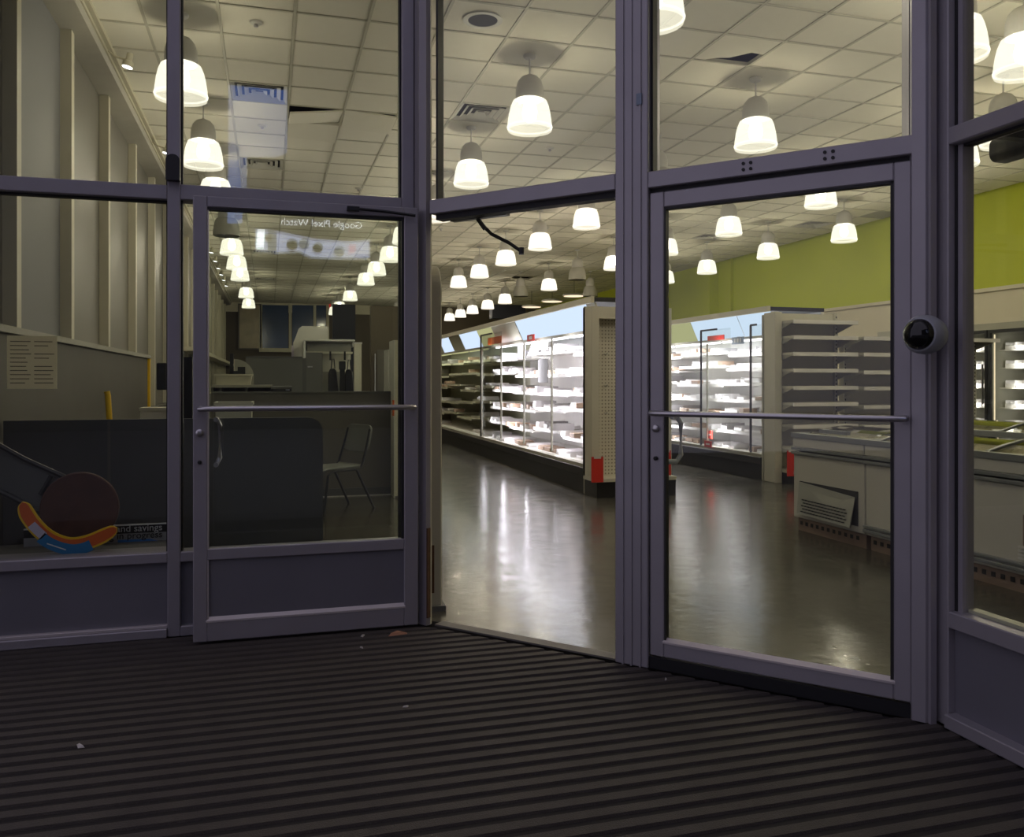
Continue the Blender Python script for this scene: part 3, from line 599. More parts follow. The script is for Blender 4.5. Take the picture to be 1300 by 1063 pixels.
def case_door(par, x, w_, z1):  # sliding glass with a black edge
    d = bx('glass_door', 'glass_case', par, x, x + w_, .05, .054, .34, z1); bx('door_edge', 'black_metal', d, x - .012, x + .012, .04, .06, .33, z1); bx('door_edge', 'black_metal', d, x, x + w_ * .55, .04, .06, z1 - .012, z1 + .012)
case_door(c1, 6.42, 1.3, 2.0); case_door(c2, O2[1] - onU(890, 470, 5.97).y, .8, 1.97); case_door(c2, O2[1] - onU(953, 470, 5.97).y, .24, 1.97)
# little signs and tags hanging in the cases
def case_tag(name, label, m, x0, x1, y0, y1, u, extra=None):
    a = onU((x0 + x1) / 2, y1, u); b = onU((x0 + x1) / 2, y0, u); w_ = abs(onU(x1, y1, u).y - onU(x0, y1, u).y)
    t = thing(name, label, 'sign', a, R(-90)); bx('card', m, t, -w_ / 2, w_ / 2, 0, .008, 0, b.z - a.z); bx('clip', 'case_grey', t, -.03, .03, .008, .03, (b.z - a.z) * .8, (b.z - a.z) * 1.05)
    if extra:
        for (f0, f1, g0, g1) in extra: bx('print', 'sign_white', t, w_ * (f0 - .5), w_ * (f1 - .5), -.003, 0, (b.z - a.z) * g0, (b.z - a.z) * g1)
case_tag('price_sign', 'orange card hanging under the header of the long chiller case', 'orange', 619, 636, 428, 437, 3.49)
case_tag('price_sign', 'dark red card on a grey strip under the blue header of the long chiller case', 'red', 669, 678, 425, 433, 3.55, [(.3, .7, .25, .75)])
case_tag('price_sign', 'dark grey upright panel at the back of the long chiller case', 'counter_dark', 657, 667, 436, 456, 3.66)
case_tag('price_sign', 'grey upright divider on a middle shelf of the long chiller case', 'counter_grey', 683, 695, 456, 486, 3.50)
case_tag('price_sign', 'orange red card under the yellow header near the lime green wall', 'red', 898, 919, 426, 432, 6.13)
case_tag('price_sign', 'slate blue card with white print under the blue header', 'slate', 929, 944, 428, 437, 6.13, [(.2, .32, .25, .8), (.42, .58, .25, .8), (.7, .78, .25, .8)])
case_tag('price_sign', 'upper small red card on a low shelf of the lit case under the green wall', 'red', 897, 904, 547, 557, 6.02, [(.25, .75, .4, .6)])
case_tag('price_sign', 'lower small red card on the bottom shelf of the lit case under the green wall', 'red', 894, 903, 560, 568, 5.93, [(.25, .75, .4, .6)])
bx('grey_strip', 'case_grey', c1, O1[1] - onU(693, 430, 3.6).y - .1 - .6, O1[1] - onU(693, 430, 3.6).y, .285, .30, 1.68, 1.81)

# ---- pegboard end of the long case
e1 = thing('endcap_display', 'white pegboard end display with a red tag and black plinth at the long chiller', 'display', (3.34, 8.35, 0))
WE = .95
bx('plinth', 'black_metal', e1, .02, WE, 0, .36, 0, .17); bx('base_shelf', 'gondola', e1, 0, WE, -.02, .36, .17, .21, .004)
bx('back_body', 'case_grey', e1, 0, WE, .30, .36, .21, 2.06)
for x0 in (0, WE - .09): bx('upright', 'gondola', e1, x0, x0 + .09, .10, .36, .21, 2.06, .004)
bx('head_panel', 'gondola', e1, .09, WE - .09, .12, .36, 1.93, 2.06); bx('pegboard', 'pegboard', e1, .09, WE - .09, .27, .30, .21, 1.93)
for zz in (1.55, 1.2, .9):
    for q in range(4): B().tube([(.22 + .17 * q, .27, zz), (.22 + .17 * q, .20, zz - .005), (.22 + .17 * q, .19, zz + .015)], .006, 6).build('peg_hook', 'steel', e1)
def red_tag(lab, x0, x1, y0, y1, v):
    a = onV(x0, y1, v); b = onV(x1, y0, v)
    t = thing('floor_tag', lab, 'tag', (a.x, v, a.z)); bx('card', 'red', t, 0, b.x - a.x, 0, .01, 0, b.z - a.z); bx('tape', 'litter', t, (b.x - a.x) * .2, (b.x - a.x) * .8, -.002, 0, (b.z - a.z) - .02, (b.z - a.z) + .01)
red_tag('red card leaning on the foot of the pegboard end display beside the chiller', 751, 766, 580, 613, 8.315)
red_tag('red card on the far upright of the pegboard end display', 841, 852, 572, 604, 8.315)
# ---- shelved end of the second case and the gondola beside it
def gondola(name, label, u0, u1, v, ht, shelves, dp, back):
    t = thing(name, label, 'shelving', (u0, v, 0)); W_ = u1 - u0
    bx('plinth', 'black_metal', t, 0, W_, -dp, .05, 0, .13); bx('base_shelf', 'gondola', t, 0, W_, -dp - .01, .05, .13, .17); bx('back_panel', back, t, .04, W_ - .04, 0, .04, .17, ht)
    for x0 in (0, W_ - .05):
        u_ = bx('upright', 'gondola', t, x0, x0 + .05, -.03, .06, .17, ht + .02)
        sl = B()
        for q in range(int((ht - .3) / .05)): sl.box(x0 + .018, x0 + .032, -.032, -.029, .3 + q * .05, .325 + q * .05)
        o = sl.build('slots', 'vent_dark', u_); o['kind'] = 'stuff'
    for z in shelves:
        s_ = bx('shelf', 'gondola', t, .01, W_ - .01, -dp, 0, z - .03, z)
        bx('price_rail', 'case_white', s_, .0, W_ + .0, -dp - .015, -dp, z - .045, z + .002)
        for x0 in (.012, W_ - .02): B().prism([(-dp + .02, z - .03), (0, z - .03), (0, z - .13), (-.05, z - .13)], 'x', x0, x0 + .008).build('bracket', 'case_grey', s_)
    return t
e2 = gondola('endcap_display', 'cream shelf end with empty shelves at the lit chiller under the green wall', 6.06, 6.98, 9.17, 2.1, (.45, .72, .99, 1.19, 1.40, 1.60, 1.80, 1.99), .40, 'gondola')
bx('side_panel', 'gondola', e2, -.10, 0, -.18, .06, 0, 2.1, .004)
red_tag('red card on the foot of the cream shelf end near the chest freezers', 999.5, 1008, 572, 605, 8.76)
g3 = gondola('shelf_bay', 'cream bay of empty shelves behind the chest freezers', 7.05, 8.12, 9.15, 1.80, (.45, .70, .95, 1.18, 1.38, 1.60, 1.80), .40, 'gondola')
g4 = gondola('shelf_bay', 'cream shelf bay with only its top shelf beside the glass door coolers', 8.14, 9.15, 9.15, 1.80, (1.80,), .40, 'pegboard')
red_small = None
# ---- glass door coolers along the right wall
ck = thing('door_cooler', 'row of upright glass door coolers below the cream bulkhead', 'cooler', (10.45, 12.6, 0), R(-90))
CL = 6.4; nd = 8
bx('body', 'case_grey', ck, 0, CL, .72, .79, 0, 2.12); bx('top', 'case_grey', ck, 0, CL, 0, .79, 2.02, 2.12); bx('base', 'black_metal', ck, 0, CL, .02, .79, 0, .25)
for q in range(nd + 1): bx('door_post', 'case_grey', ck, q * CL / nd - .05, q * CL / nd + .05, .03, .79, .25, 2.02)
for q in range(nd):
    x0, x1 = q * CL / nd, (q + 1) * CL / nd
    d = bx('glass_door', 'glass_case', ck, x0 + .05, x1 - .05, .0, .006, .27, 2.0)
    for a0, a1 in ((x0 + .01, x0 + .05), (x1 - .05, x1 - .01)): bx('door_stile', 'black_metal', d, a0, a1, -.015, .03, .25, 2.02)
    bx('door_rail', 'black_metal', d, x0 + .05, x1 - .05, -.015, .03, 1.97, 2.02)
    bx('door_handle', 'steel', d, x1 - .075, x1 - .06, -.05, -.02, .9, 1.5)
    for z in (.55, .85, 1.15, 1.45, 1.72): bx('shelf', 'case_white', ck, x0 + .06, x1 - .06, .15, .7, z - .015, z)
    bx('light_strip', 'disc_lit', ck, x0 + .052, x0 + .058, .06, .08, .4, 1.95)
    A = bpy.data.lights.new('cooler_light', 'AREA'); A.shape = 'RECTANGLE'; A.size = .06; A.size_y = 1.5; A.energy = 6; A.color = (1, .93, .88)
    ao = bpy.data.objects.new('cooler_light', A); col.objects.link(ao); ao.parent = ck; ao.location = ((x0 + x1) / 2, .09, 1.2); ao.rotation_euler = (R(90), 0, 0)
    for kz, z in enumerate((.27, .55, .85, 1.15, 1.45, 1.72)):
        for s_ in (-.2, 0, .2):
            o = place('stock_tray', TRAYS[2], None, Matrix.Translation((10.45, 12.6, 0)) @ Matrix.Rotation(R(-90), 4, 'Z') @ Vector(((x0 + x1) / 2 + s_ * .95, .2, z + .001)), (0, 0, R(-90))); o.scale = (.7, 1, 2.4)
            tag(o, 'white stock tray, %s shelf from the floor in the glass door coolers' % ORD[kz], 'tray', 'stock trays in the glass door coolers')
# ================================================================== CHEST FREEZERS
def freezer(label, u, v, Ln, dp, kind, group=None, lift=0):
    t = thing('chest_freezer', label, 'freezer', (u, v, 0), R(-90), group); Z = .83 + lift
    bx('base', 'freezer_base', t, .03, Ln - .01, .04, dp - .04, 0, .11)
    sl = B()
    for q in range(int(Ln / .07) - 1): sl.box(.06 + q * .07, .09 + q * .07, .036, .041, .05, .08)
    o = sl.build('base_vents', 'vent_dark', t); o['kind'] = 'stuff'
    bx('body', 'freezer', t, .0, Ln, .015, dp, .11, Z - .19, .006)
    bands = ((Z - .19, Z - .165, .0), (Z - .155, Z - .13, .0)) + (((.13, .155, 0), (.165, .185, 0)) if kind != 'end' else ())
    for z0, z1, y in bands: bx('bumper_band', 'freezer_trim', t, -.008, Ln, -.008, dp + .008, z0, z1, .004)
    bx('rim', 'freezer', t, .0, Ln, .004, dp, Z - .13, Z - .05, .006); 
    fr = B().box(-.01, Ln, -.006, .06, Z - .05, Z - .012).box(-.01, Ln, dp - .06, dp + .006, Z - .05, Z - .012).box(-.01, .06, .06, dp - .06, Z - .05, Z - .012).box(Ln - .06, Ln, .06, dp - .06, Z - .05, Z - .012)
    fr.build('lid_frame', 'freezer_trim', t)
    arc = lambda r0, r1, hh: [(r0 + (r1 - r0) * i / 10, Z - .03 + hh * math.sin(math.pi * i / 10)) for i in range(11)]
    pr = arc(.05, dp - .05, .075)
    if kind == 'end':
        B().prism(pr + [(y, z - .008) for y, z in pr[::-1]], 'x', .07, Ln - .06).build('lid_glass', 'glass_lid', t); bx('lid_grip', 'freezer_trim', t, .25, .6, .08, .11, Z + .0, Z + .03)
    else:
        for q in range(2):
            x0 = .05 + q * (Ln - .1) / 2; x1 = x0 + (Ln - .1) / 2; dz = .012 * q
            lg = B().prism([(y, z + dz) for y, z in pr] + [(y, z - .008 + dz) for y, z in pr[::-1]], 'x', x0 + .03, x1 - .03).build('lid_glass', 'glass_lid', t)
            for xa in (x0, x1 - .03): B().prism([(y, z + .008 + dz) for y, z in pr] + [(y, z - .02 + dz) for y, z in pr[::-1]], 'x', xa, xa + .03).build('lid_rib', 'freezer_trim', lg)
    bx('inner_liner', 'case_cream', t, .06, Ln - .06, .06, dp - .06, Z - .20, Z - .19)
    if kind == 'end':
        g = bx('grille_recess', 'vent_dark', t, .09, Ln - .07, .008, .016, .16, .42)
        gr = B().add([(.09, -.02, .15), (Ln - .09, -.05, .15), (Ln - .09, .0, .375), (.09, .004, .415), (.09, -.012, .15), (Ln - .09, -.042, .15), (Ln - .09, .006, .375), (.09, .01, .415)], [[0, 1, 2, 3], [7, 6, 5, 4], [0, 4, 5, 1], [2, 6, 7, 3], [0, 3, 7, 4], [1, 5, 6, 2]]).build('grille', 'grille', g)
        sl = B()
        for r_ in range(5):
            for q in range(14): xx = .15 + q * .042 + .02 * (r_ % 2); yy = -.022 - .03 * (xx - .09) / (Ln - .18); sl.box(xx, xx + .026, yy - .002 + r_ * .003, yy + .006 + r_ * .003, .172 + r_ * .024, .180 + r_ * .024)
        o = sl.build('grille_slots', 'vent_dark', g); o['kind'] = 'stuff'
    else:
        g = bx('grille_recess', 'vent_dark', t, Ln * .66, Ln * .66 + .28, .008, .016, .30, .46); bx('grille_frame', 'freezer_base', g, Ln * .66 - .015, Ln * .66, .0, .016, .29, .47)
        for q in range(4): bx('louvre', 'case_white', g, Ln * .66 - .05, Ln * .66 + .28, .0, .012, .205 + q * .022, .217 + q * .022)
    return t
FU = 4.25
freezer('end chest freezer with a loose hanging front grille', FU, 6.16, .88, .95, 'end')
freezer('long chest freezer with a curved sliding glass lid next to the end freezer', FU, 5.27, 2.1, .95, 'long')
freezer('second long chest freezer of the front row, seen through the side window', FU, 3.16, 2.1, .95, 'long')
for k in range(2): freezer('taller long chest freezer standing back to back behind the front row', FU + .97, 6.1 - 2.12 * k, 2.1, .9, 'long', 'freezers of the rear row', .06)

# ================================================================== LEFT: CHECKOUT AREA AND WINDOW DISPLAY
def slab(name, label, cat, m, x0, x1, ytop, v, th, z0=0.0, r=.0, corners=(1, 0, 0, 0), group=None, cap=None):
    a = onV(x0, ytop, v); b = onV(x1, ytop, v); zt = (a.z + b.z) / 2
    t = thing(name, label, cat, ((a.x + b.x) / 2, v, z0), 0, group); hw = (b.x - a.x) / 2
    B().prism(round_rect(-hw, hw, 0, zt - z0, max(r, .001), corners), 'y', 0, th).build('panel', m, t)
    return t, hw, zt - z0
# desk with tall front panel (rounded corner)
t, hw, hz = slab('checkout_desk', 'dark grey desk panel with a rounded corner behind the open door glass', 'desk', 'counter_dark', 4, 410, 532, 5.3, .035, 0, .09)
bx('desk_top', 'laminate', t, -hw + .05, hw - .12, .035, .62, .70, .735); bx('leg_panel', 'counter_dark', t, hw - .16, hw - .13, .035, .6, 0, .70); bx('leg_panel', 'counter_dark', t, -hw + .05, -hw + .08, .035, .6, 0, .70)
bx('joint_strip', 'counter_mid', t, -.34, -.325, -.004, 0, 0, hz - .01)
DESKZ = .736
# low wall behind with the chair in front of it
t, hw, hz = slab('counter_partition', 'grey brown counter partition behind the stacking chair', 'partition', 'counter_mid', 268, 499, 499.5, 9.25, .06)
bx('top_cap', 'counter_grey', t, -hw, hw, -.01, .07, hz, hz + .02); bx('skirting', 'counter_dark', t, -hw, hw, -.012, 0, 0, .09); bx('stain_strip', 'litter', t, .1, hw, -.02, -.012, 0, .012)
# chair
ft = G(475, 645)
fw = Vector((-.86, -.50, 0)).normalized(); sd = Vector((-fw.y, fw.x, 0))
rz = math.atan2(fw.y, fw.x)
ch = thing('stacking_chair', 'grey plastic stacking chair with dark tube legs beside the desk', 'chair', (ft.x + fw.x * .36 - sd.x * .21, ft.y + fw.y * .36 - sd.y * .21, 0), rz)
# local: x forward, y left side
seat = B().prism([(-.21, .425), (.16, .43), (.21, .415), (.22, .395), (.16, .405), (-.21, .40), (-.235, .43), (-.225, .445)], 'y', -.205, .205).build('seat', 'chair_plastic', ch, bevel=.008)
bk = B()
pts = round_rect(-.205, .205, 0, .27, .07); M = Matrix.Translation((-.285, 0, .555)) @ Matrix.Rotation(R(-14), 4, 'Y') @ Matrix.Rotation(R(90), 4, 'Z')
bk.prism(pts, 'y', -.012, .012, M).build('backrest', 'chair_plastic', ch, bevel=.004)
for y in (-.2, .2):
    B().tube([(-.20, y, .41), (-.23, y, .45), (-.285, y * .95, .62), (-.33, y * .9, .78)], .012, 6).build('back_post', 'black_metal', ch)
    B().tube([(.10, y, .40), (.17, y, .36), (.22, y * 1.05, .0)], .012, 6).build('leg', 'black_metal', ch); B().tube([(-.12, y, .40), (-.16, y, .385), (-.36, y * 1.05, .0)], .012, 6).build('leg', 'black_metal', ch)
    B().tube([(.12, y, .395), (-.14, y, .395)], .012, 6).build('seat_rail', 'black_metal', ch)
# service counter with cubbies
a = onV(268, 489, 10.4); b = onV(346, 489, 10.4); cu = thing('service_counter', 'pale topped counter with open cubbies under the cream tub', 'counter', (a.x, 10.4, 0)); WC = b.x - a.x; ZC = a.z
bx('counter_top', 'laminate', cu, 0, WC, -.02, .5, ZC - .03, ZC); bx('back', 'counter_dark', cu, 0, WC, .46, .49, 0, ZC - .03)
for f in (0, .13, .55, .98): bx('divider', 'counter_grey', cu, WC * f, WC * f + .025, 0, .46, .8, ZC - .03)
bx('front_panel', 'counter_grey', cu, 0, WC, 0, .03, 0, .85); bx('cubby_floor', 'counter_grey', cu, 0, WC, 0, .46, .85, .87)
def tub(label, x0, x1, y0, y1, v, zb, dpth):
    a = onV(x0, y0, v); b = onV(x1, y0, v); w_ = (b.x - a.x) / 2; hh = a.z - zb; k = .90
    t = thing('storage_tub', label, 'tub', ((a.x + b.x) / 2, v, zb)); d2_ = dpth
    o_ = [(-w_ * k, .02, 0), (w_ * k, .02, 0), (w_ * k, d2_ - .02, 0), (-w_ * k, d2_ - .02, 0), (-w_, 0, hh), (w_, 0, hh), (w_, d2_, hh), (-w_, d2_, hh)]
    i_ = [(x * .96, .01 + y * .95, z + .006 if z == 0 else z) for x, y, z in o_]
    B().add(o_ + i_, [[3, 2, 1, 0], [0, 1, 5, 4], [1, 2, 6, 5], [2, 3, 7, 6], [3, 0, 4, 7], [8, 9, 10, 11], [12, 13, 9, 8], [13, 14, 10, 9], [14, 15, 11, 10], [15, 12, 8, 11], [4, 5, 13, 12], [5, 6, 14, 13], [6, 7, 15, 14], [7, 4, 12, 15]]).build('tub_body', 'cream', t)
    B().box(-w_ - .008, w_ + .008, -.008, 0, hh - .02, hh).box(-w_ - .008, w_ + .008, d2_, d2_ + .008, hh - .02, hh).box(-w_ - .008, -w_, 0, d2_, hh - .02, hh).box(w_, w_ + .008, 0, d2_, hh - .02, hh).build('rim', 'cream', t)
tub('cream plastic tub standing on the pale topped counter', 273, 320, 475, 489, 10.42, ZC, .32)
tub('cream plastic tub standing on the dark desk behind the push bar', 273, 320, 511, 531, 5.75, DESKZ, .28)
# curved grey screen and its dark bracket
a = onV(298, 455, 10.98); b = onV(322, 489, 10.98)
rr = b.x - a.x
t = thing('curved_screen', 'grey quarter-round screen rising behind the cream tub', 'screen', (a.x, 10.98, b.z - .25)); B().prism([(0, 0)] + [(rr, 0)] + [(rr * math.cos(R(q)), .36 + rr * .95 * math.sin(R(q))) for q in range(0, 91, 10)], 'y', 0, .05).build('panel', 'laminate', t); bx('edge_strip', 'cream_mullion', t, -.01, .0, -.005, .055, 0, .36 + rr * .95)
bx('foot', 'counter_dark', t, 0, rr, -.02, .07, -(b.z - .25), 0)
t = thing('monitor_bracket', 'black bracket arm standing beside the quarter-round screen', 'bracket', (onV(294, 470, 10.8).x, 10.8, ZC)); bx('post', 'black_metal', t, -.02, .02, 0, .04, 0, .38); bx('arm', 'black_metal', t, -.02, .13, 0, .04, .12, .17); bx('head', 'black_metal', t, .07, .16, -.01, .05, .08, .22); bx('foot', 'black_metal', t, -.06, .08, -.04, .08, 0, .015)
t, hw, hz = slab('tall_partition', 'dark grey office partition behind the pale topped counter', 'partition', 'counter_grey', 312, 384, 454.5, 11.6, .06); bx('top_cap', 'counter_dark', t, -hw, hw, -.01, .07, hz, hz + .02); bx('post', 'counter_dark', t, hw, hw + .05, 0, .06, 0, hz)
a = onV(344, 504, 9.4); b = onV(370, 496, 9.4); t = thing('receipt_printer', 'small black device on top of the counter partition', 'device', ((a.x + b.x) / 2, 9.29, onV(400, 499.5, 9.25).z + .02)); hw = (b.x - a.x) / 2
B().prism([(-.05, 0), (.05, 0), (.05, .06), (-.03, .05), (-.05, .03)], 'x', -hw, hw).build('case', 'black_plastic', t); bx('paper_slot', 'steel', t, hw * .4, hw * .8, -.052, -.046, .01, .025)
# white kiosk with hood
KV = 12.6
def kp(x, y): q = onV(x, y, KV); return q.x, q.z
x0, zt = kp(388, 430.5); x1, _ = kp(449, 430); xm, zm = kp(389, 447.5); K = thing('photo_kiosk', 'pale kiosk with a rounded hood and shelf behind the counters', 'kiosk', (x0, KV, 0)); KW = x1 - x0
bx('cabinet', 'counter_grey', K, 0, KW * .35, 0, .5, 0, zm + .0); bx('cabinet_lower', 'laminate', K, KW * .35, KW, .1, .5, 0, zm - .28)
bx('back_panel', 'cream', K, 0, KW, .46, .5, zm - .28, zt); bx('hood_top', 'white_enamel', K, -.02, KW + .02, 0, .5, zt - .03, zt, .008); bx('hood_side', 'white_enamel', K, -.03, .0, 0, .5, zm - .1, zt - .03); bx('hood_side', 'white_enamel', K, KW, KW + .03, .2, .5, zm + .1, zt - .03)
bx('display_glass', 'laminate', K, .03, KW - .02, .20, .22, zm + .02, zt - .05); bx('shelf', 'cream', K, 0, KW, .16, .46, zm - .01, zm + .02)
xa, za = kp(381, 411); xb, _ = kp(420, 411); xl, zl = kp(374, 455)
B().prism([(xl - x0, zl - .1), (xb - x0, zl - .1), (xb - x0, za), (xa - x0 + .05, za), (xa - x0, za - .04), (xl - x0 + .04, za - .15), (xl - x0, za - .25)], 'y', .55, .75).build('hood_back', 'white_enamel', K); bx('hood_foot', 'counter_grey', K, xl - x0 + .05, xb - x0, .56, .74, 0, zl - .1)
bx('blue_edge', 'lilac', K, xl - x0 - .03, xl - x0, .5, .56, zl - .1, za - .30); bx('handle', 'steel', K, .03, .10, -.02, 0, zm - .22, zm - .20)
for xx in (420, 438.5): q, z_ = kp(xx, 446); bx('hook', 'black_metal', K, q - x0 - .013, q - x0 + .013, .10, .13, z_ - .13, z_)
# black terminals hanging below the kiosk
for (xa, xb, ya, yb, lab) in ((417, 429, 468, 498, 'black bag hanging on the left hook of the kiosk'), (438, 449, 469, 498, 'black wedge-shaped bag hanging on the right hook of the kiosk')):
    p0, p1 = onV(xa, yb, KV - .08), onV(xb, ya, KV - .08); t = thing('hanging_bag', lab, 'bag', ((p0.x + p1.x) / 2, KV - .08, p0.z)); w_ = (p1.x - p0.x) / 2; hh = p1.z - p0.z
    B().prism([(-w_, 0), (w_ * 1.2, 0), (w_ * .7, hh * .9), (w_ * .3, hh), (-w_ * .6, hh), (-w_, hh * .8)], 'y', 0, .07).build('bag_body', 'black_plastic', t, bevel=.01); B().tube([(-w_ * .4, .035, hh), (-w_ * .2, .035, hh + .14), (w_ * .2, .035, hh + .14), (w_ * .4, .035, hh)], .008, 6).build('strap', 'black_plastic', t)
p0 = onV(434, 498, KV - .1); p1 = onV(434, 459, KV - .1); t = thing('card_terminal', 'tall black terminal post between the hanging bags', 'device', (p0.x, KV - .2, 0)); bx('post', 'black_metal', t, -.035, .035, 0, .07, 0, p1.z - .12); bx('head', 'black_plastic', t, -.045, .045, -.02, .08, p1.z - .12, p1.z, .006); bx('foot', 'black_metal', t, -.12, .12, -.08, .12, 0, .015)
t, hw, hz = slab('display_pillar', 'narrow cream pillar standing right of the kiosk', 'pillar', 'cream', 450, 459, 436.5, 12.2, .12); bx('cap', 'white_enamel', t, -hw - .01, hw + .01, -.01, .13, hz, hz + .02)
# cream panels at the right edge of the open leaf glass
for (xa, xb, yt, v_, lab) in ((494, 500, 444, 9.6, 'short cream display panel standing beyond the counter partition'), (501.5, 509, 432, 9.0, 'tall cream display panel standing beyond the counter partition')):
    t, hw, hz = slab('display_panel', lab, 'panel', 'cream', xa, xb, yt, v_, .35); bx('edge', 'white_enamel', t, -hw - .012, -hw, -.01, .36, 0, hz); bx('foot', 'counter_grey', t, -hw, hw, -.05, .4, 0, .02)
    if yt == 432: bx('orange_strip', 'orange', t, -hw - .03, -hw - .012, -.03, -.01, hz * .52, hz * .62)
# black posts near the mullion gap
t = thing('monitor_stand', 'black monitor arm and post on the desk beside the door mullion', 'stand', (onV(238, 500, 6.0).x, 6.0, DESKZ)); bx('post', 'black_metal', t, -.03, .03, 0, .05, 0, .68); bx('arm', 'black_metal', t, -.16, 0, 0, .03, .52, .56); bx('screen_clamp', 'black_plastic', t, -.19, -.13, -.02, .05, .46, .64, .006); bx('foot', 'black_metal', t, -.09, .09, -.05, .12, 0, .012)
# small items on the desk top
p = onV(137, 497, 5.85); t = thing('yellow_handle', 'bright yellow curved handle standing on the desk', 'handle', (p.x, 5.85, DESKZ)); B().tube([(.012, 0, 0), (.01, 0, .25), (.0, 0, p.z - DESKZ - .03), (-.006, 0, p.z - DESKZ)], .018, 10).build('grip', 'yellow', t, smooth=True); bx('foot', 'yellow', t, -.04, .05, -.03, .03, 0, .015)
a = onV(178, 518, 6.05); b = onV(216, 518, 6.05); t = thing('desk_box', 'low cream box on the desk next to the yellow handle', 'box', ((a.x + b.x) / 2, 6.05, DESKZ)); hw = (b.x - a.x) / 2; bx('box_body', 'cream', t, -hw, hw, 0, .2, 0, a.z - DESKZ - .02); bx('box_lid', 'cream', t, -hw - .005, hw + .005, -.005, .205, a.z - DESKZ - .02, a.z - DESKZ)
# paper notice taped inside the glass
a = onV(9, 494, 4.49); b = onV(72.5, 427, 4.49); t = thing('paper_notice', 'typed paper notice taped inside the left window', 'notice', (a.x, 4.49, a.z)); w_, hh = b.x - a.x, b.z - a.z
bx('sheet', 'paper', t, 0, w_, -.001, .001, 0, hh)
for r_ in range(11):
    for c_ in range(2):
        if (r_ in (2, 5) and c_ == 1): continue
        q0 = w_ * (.06 + c_ * .48); bx('text_line', 'ink', t, q0, q0 + w_ * random.uniform(.28, .42), -.0022, -.0012, hh * (.90 - .078 * r_) - .004, hh * (.90 - .078 * r_))
# ---- window display on the ledge of window_1
LZ = .40
bx('display_shelf', 'counter_dark', w1, XL + .06, XM0, .26, .52, .375, .40)
a = onV(30, 668, 4.86); b = onV(214, 668, 4.86); sg = thing('sale_sign', 'long black and grey strip sign lying on the window ledge', 'sign', (a.x, 4.86, LZ)); w_ = b.x - a.x; ht = onV(200, 666, 4.86).z - LZ
bx('upper_band', 'sign_black', sg, 0, w_, 0, .012, ht * .52, ht); bx('lower_band', 'sign_grey', sg, 0, w_, 0, .012, 0, ht * .52); bx('top_edge', 'sign_white', sg, 0, w_, -.002, .014, ht, ht + .006)
text('lettering', 'and savings', .051, 'sign_white', sg, (w_ - .03, -.004, ht * .64), (R(90), 0, 0), 'RIGHT', .002); text('lettering', 'ding in progress', .050, 'sign_black', sg, (w_ - .03, -.004, ht * .20), (R(90), 0, 0), 'RIGHT', .002)
B().prism([(w_ * .64, 0), (w_ * .92, 0), (w_ * .86, ht * .13), (w_ * .64, ht * .15)], 'y', -.004, 0).build('blue_mark', 'blue', sg)
# round brown disc on a tapered board
c = onV(102, 645, 4.72); rd = 45.5 / F * c.y / ray(102, 645).y
t = thing('round_paddle', 'dark brown round wooden disc on a tapered grey board leaning in the window', 'paddle', (c.x, 4.72, LZ)); cz = c.z - LZ
B().lathe([(rd - .006, -.012), (rd, -.006), (rd, .02), (rd - .006, .024)], 40, Matrix.Translation((0, 0, cz)) @ Matrix.Rotation(R(90), 4, 'X')).build('disc', 'brown_disc', t)
def lp(x, y, v_=4.75): q = onV(x, y, v_); return (q.x - c.x, q.z - LZ)
B().prism([lp(-24, 557), lp(90, 607), lp(64, 656), lp(-24, 618)], 'y', .028, .05).build('tapered_board', 'board_grey', t)
for (p_, q_, m_) in (((-24, 552), (32, 583), (84, 606)), ((-24, 615), (10, 628), (62, 655)), ((52, 628), (58, 618), (66, 604))):
    B().tube([(lp(*z_)[0], .02, lp(*z_)[1]) for z_ in (p_, q_, m_)], .013, 6).build('edge_strip', 'black_plastic', t)
B().tube([(0, .035, .0), (0, .045, cz)], .012, 6).build('prop', 'black_metal', t)
# boomerang
def smooth(P, n=4):
    out = []
    for i in range(len(P) - 1):
        p0, p1, p2, p3 = [Vector(P[max(0, min(len(P) - 1, i + k))]) for k in (-1, 0, 1, 2)]
        for j in range(n):
            t_ = j / n; out.append(tuple(.5 * ((2 * p1) + (p2 - p0) * t_ + (2 * p0 - 5 * p1 + 4 * p2 - p3) * t_ ** 2 + (3 * p1 - p0 - 3 * p2 + p3) * t_ ** 3)))
    return out + [tuple(P[-1])]
cl = [(29, 640), (34, 653), (43, 666), (56, 679), (72, 688), (90, 692), (110, 689), (130, 681), (146, 672)]
base = onV(85, 700, 4.56); bo = thing('boomerang', 'orange and blue boomerang with a yellow edge standing in the window', 'boomerang', (base.x, 4.56, LZ))
def ribbon(pts, w_, y0, y1, name, m, par, ends=True):
    pts = smooth(pts)
    P = [Vector((onV(x, y, 4.56).x - base.x, onV(x, y, 4.56).z - LZ)) for x, y in pts]; Lf = []; Rt = []
    for i, p in enumerate(P):
        d = (P[min(i + 1, len(P) - 1)] - P[max(0, i - 1)]).normalized(); n = Vector((-d.y, d.x)); ee = min(i, len(P) - 1 - i); ww = w_ * ((.5, .72, .86, .94, 1.0)[min(ee, 4)] if ends else 1.0)
        Lf.append(p + n * ww); Rt.append(p - n * ww)
    cap0 = P[0] - (P[1] - P[0]).normalized() * w_ * .3; cap1 = P[-1] + (P[-1] - P[-2]).normalized() * w_ * .3
    poly = Lf + ([cap1] if ends else []) + Rt[::-1] + ([cap0] if ends else [])
    return B().prism([(q.x, q.y) for q in poly], 'y', y0, y1).build(name, m, par)
ribbon(cl, .036, 0, .012, 'yellow_edge', 'yellow', bo); ribbon(cl, .026, -.003, .0, 'orange_face', 'orange', bo)
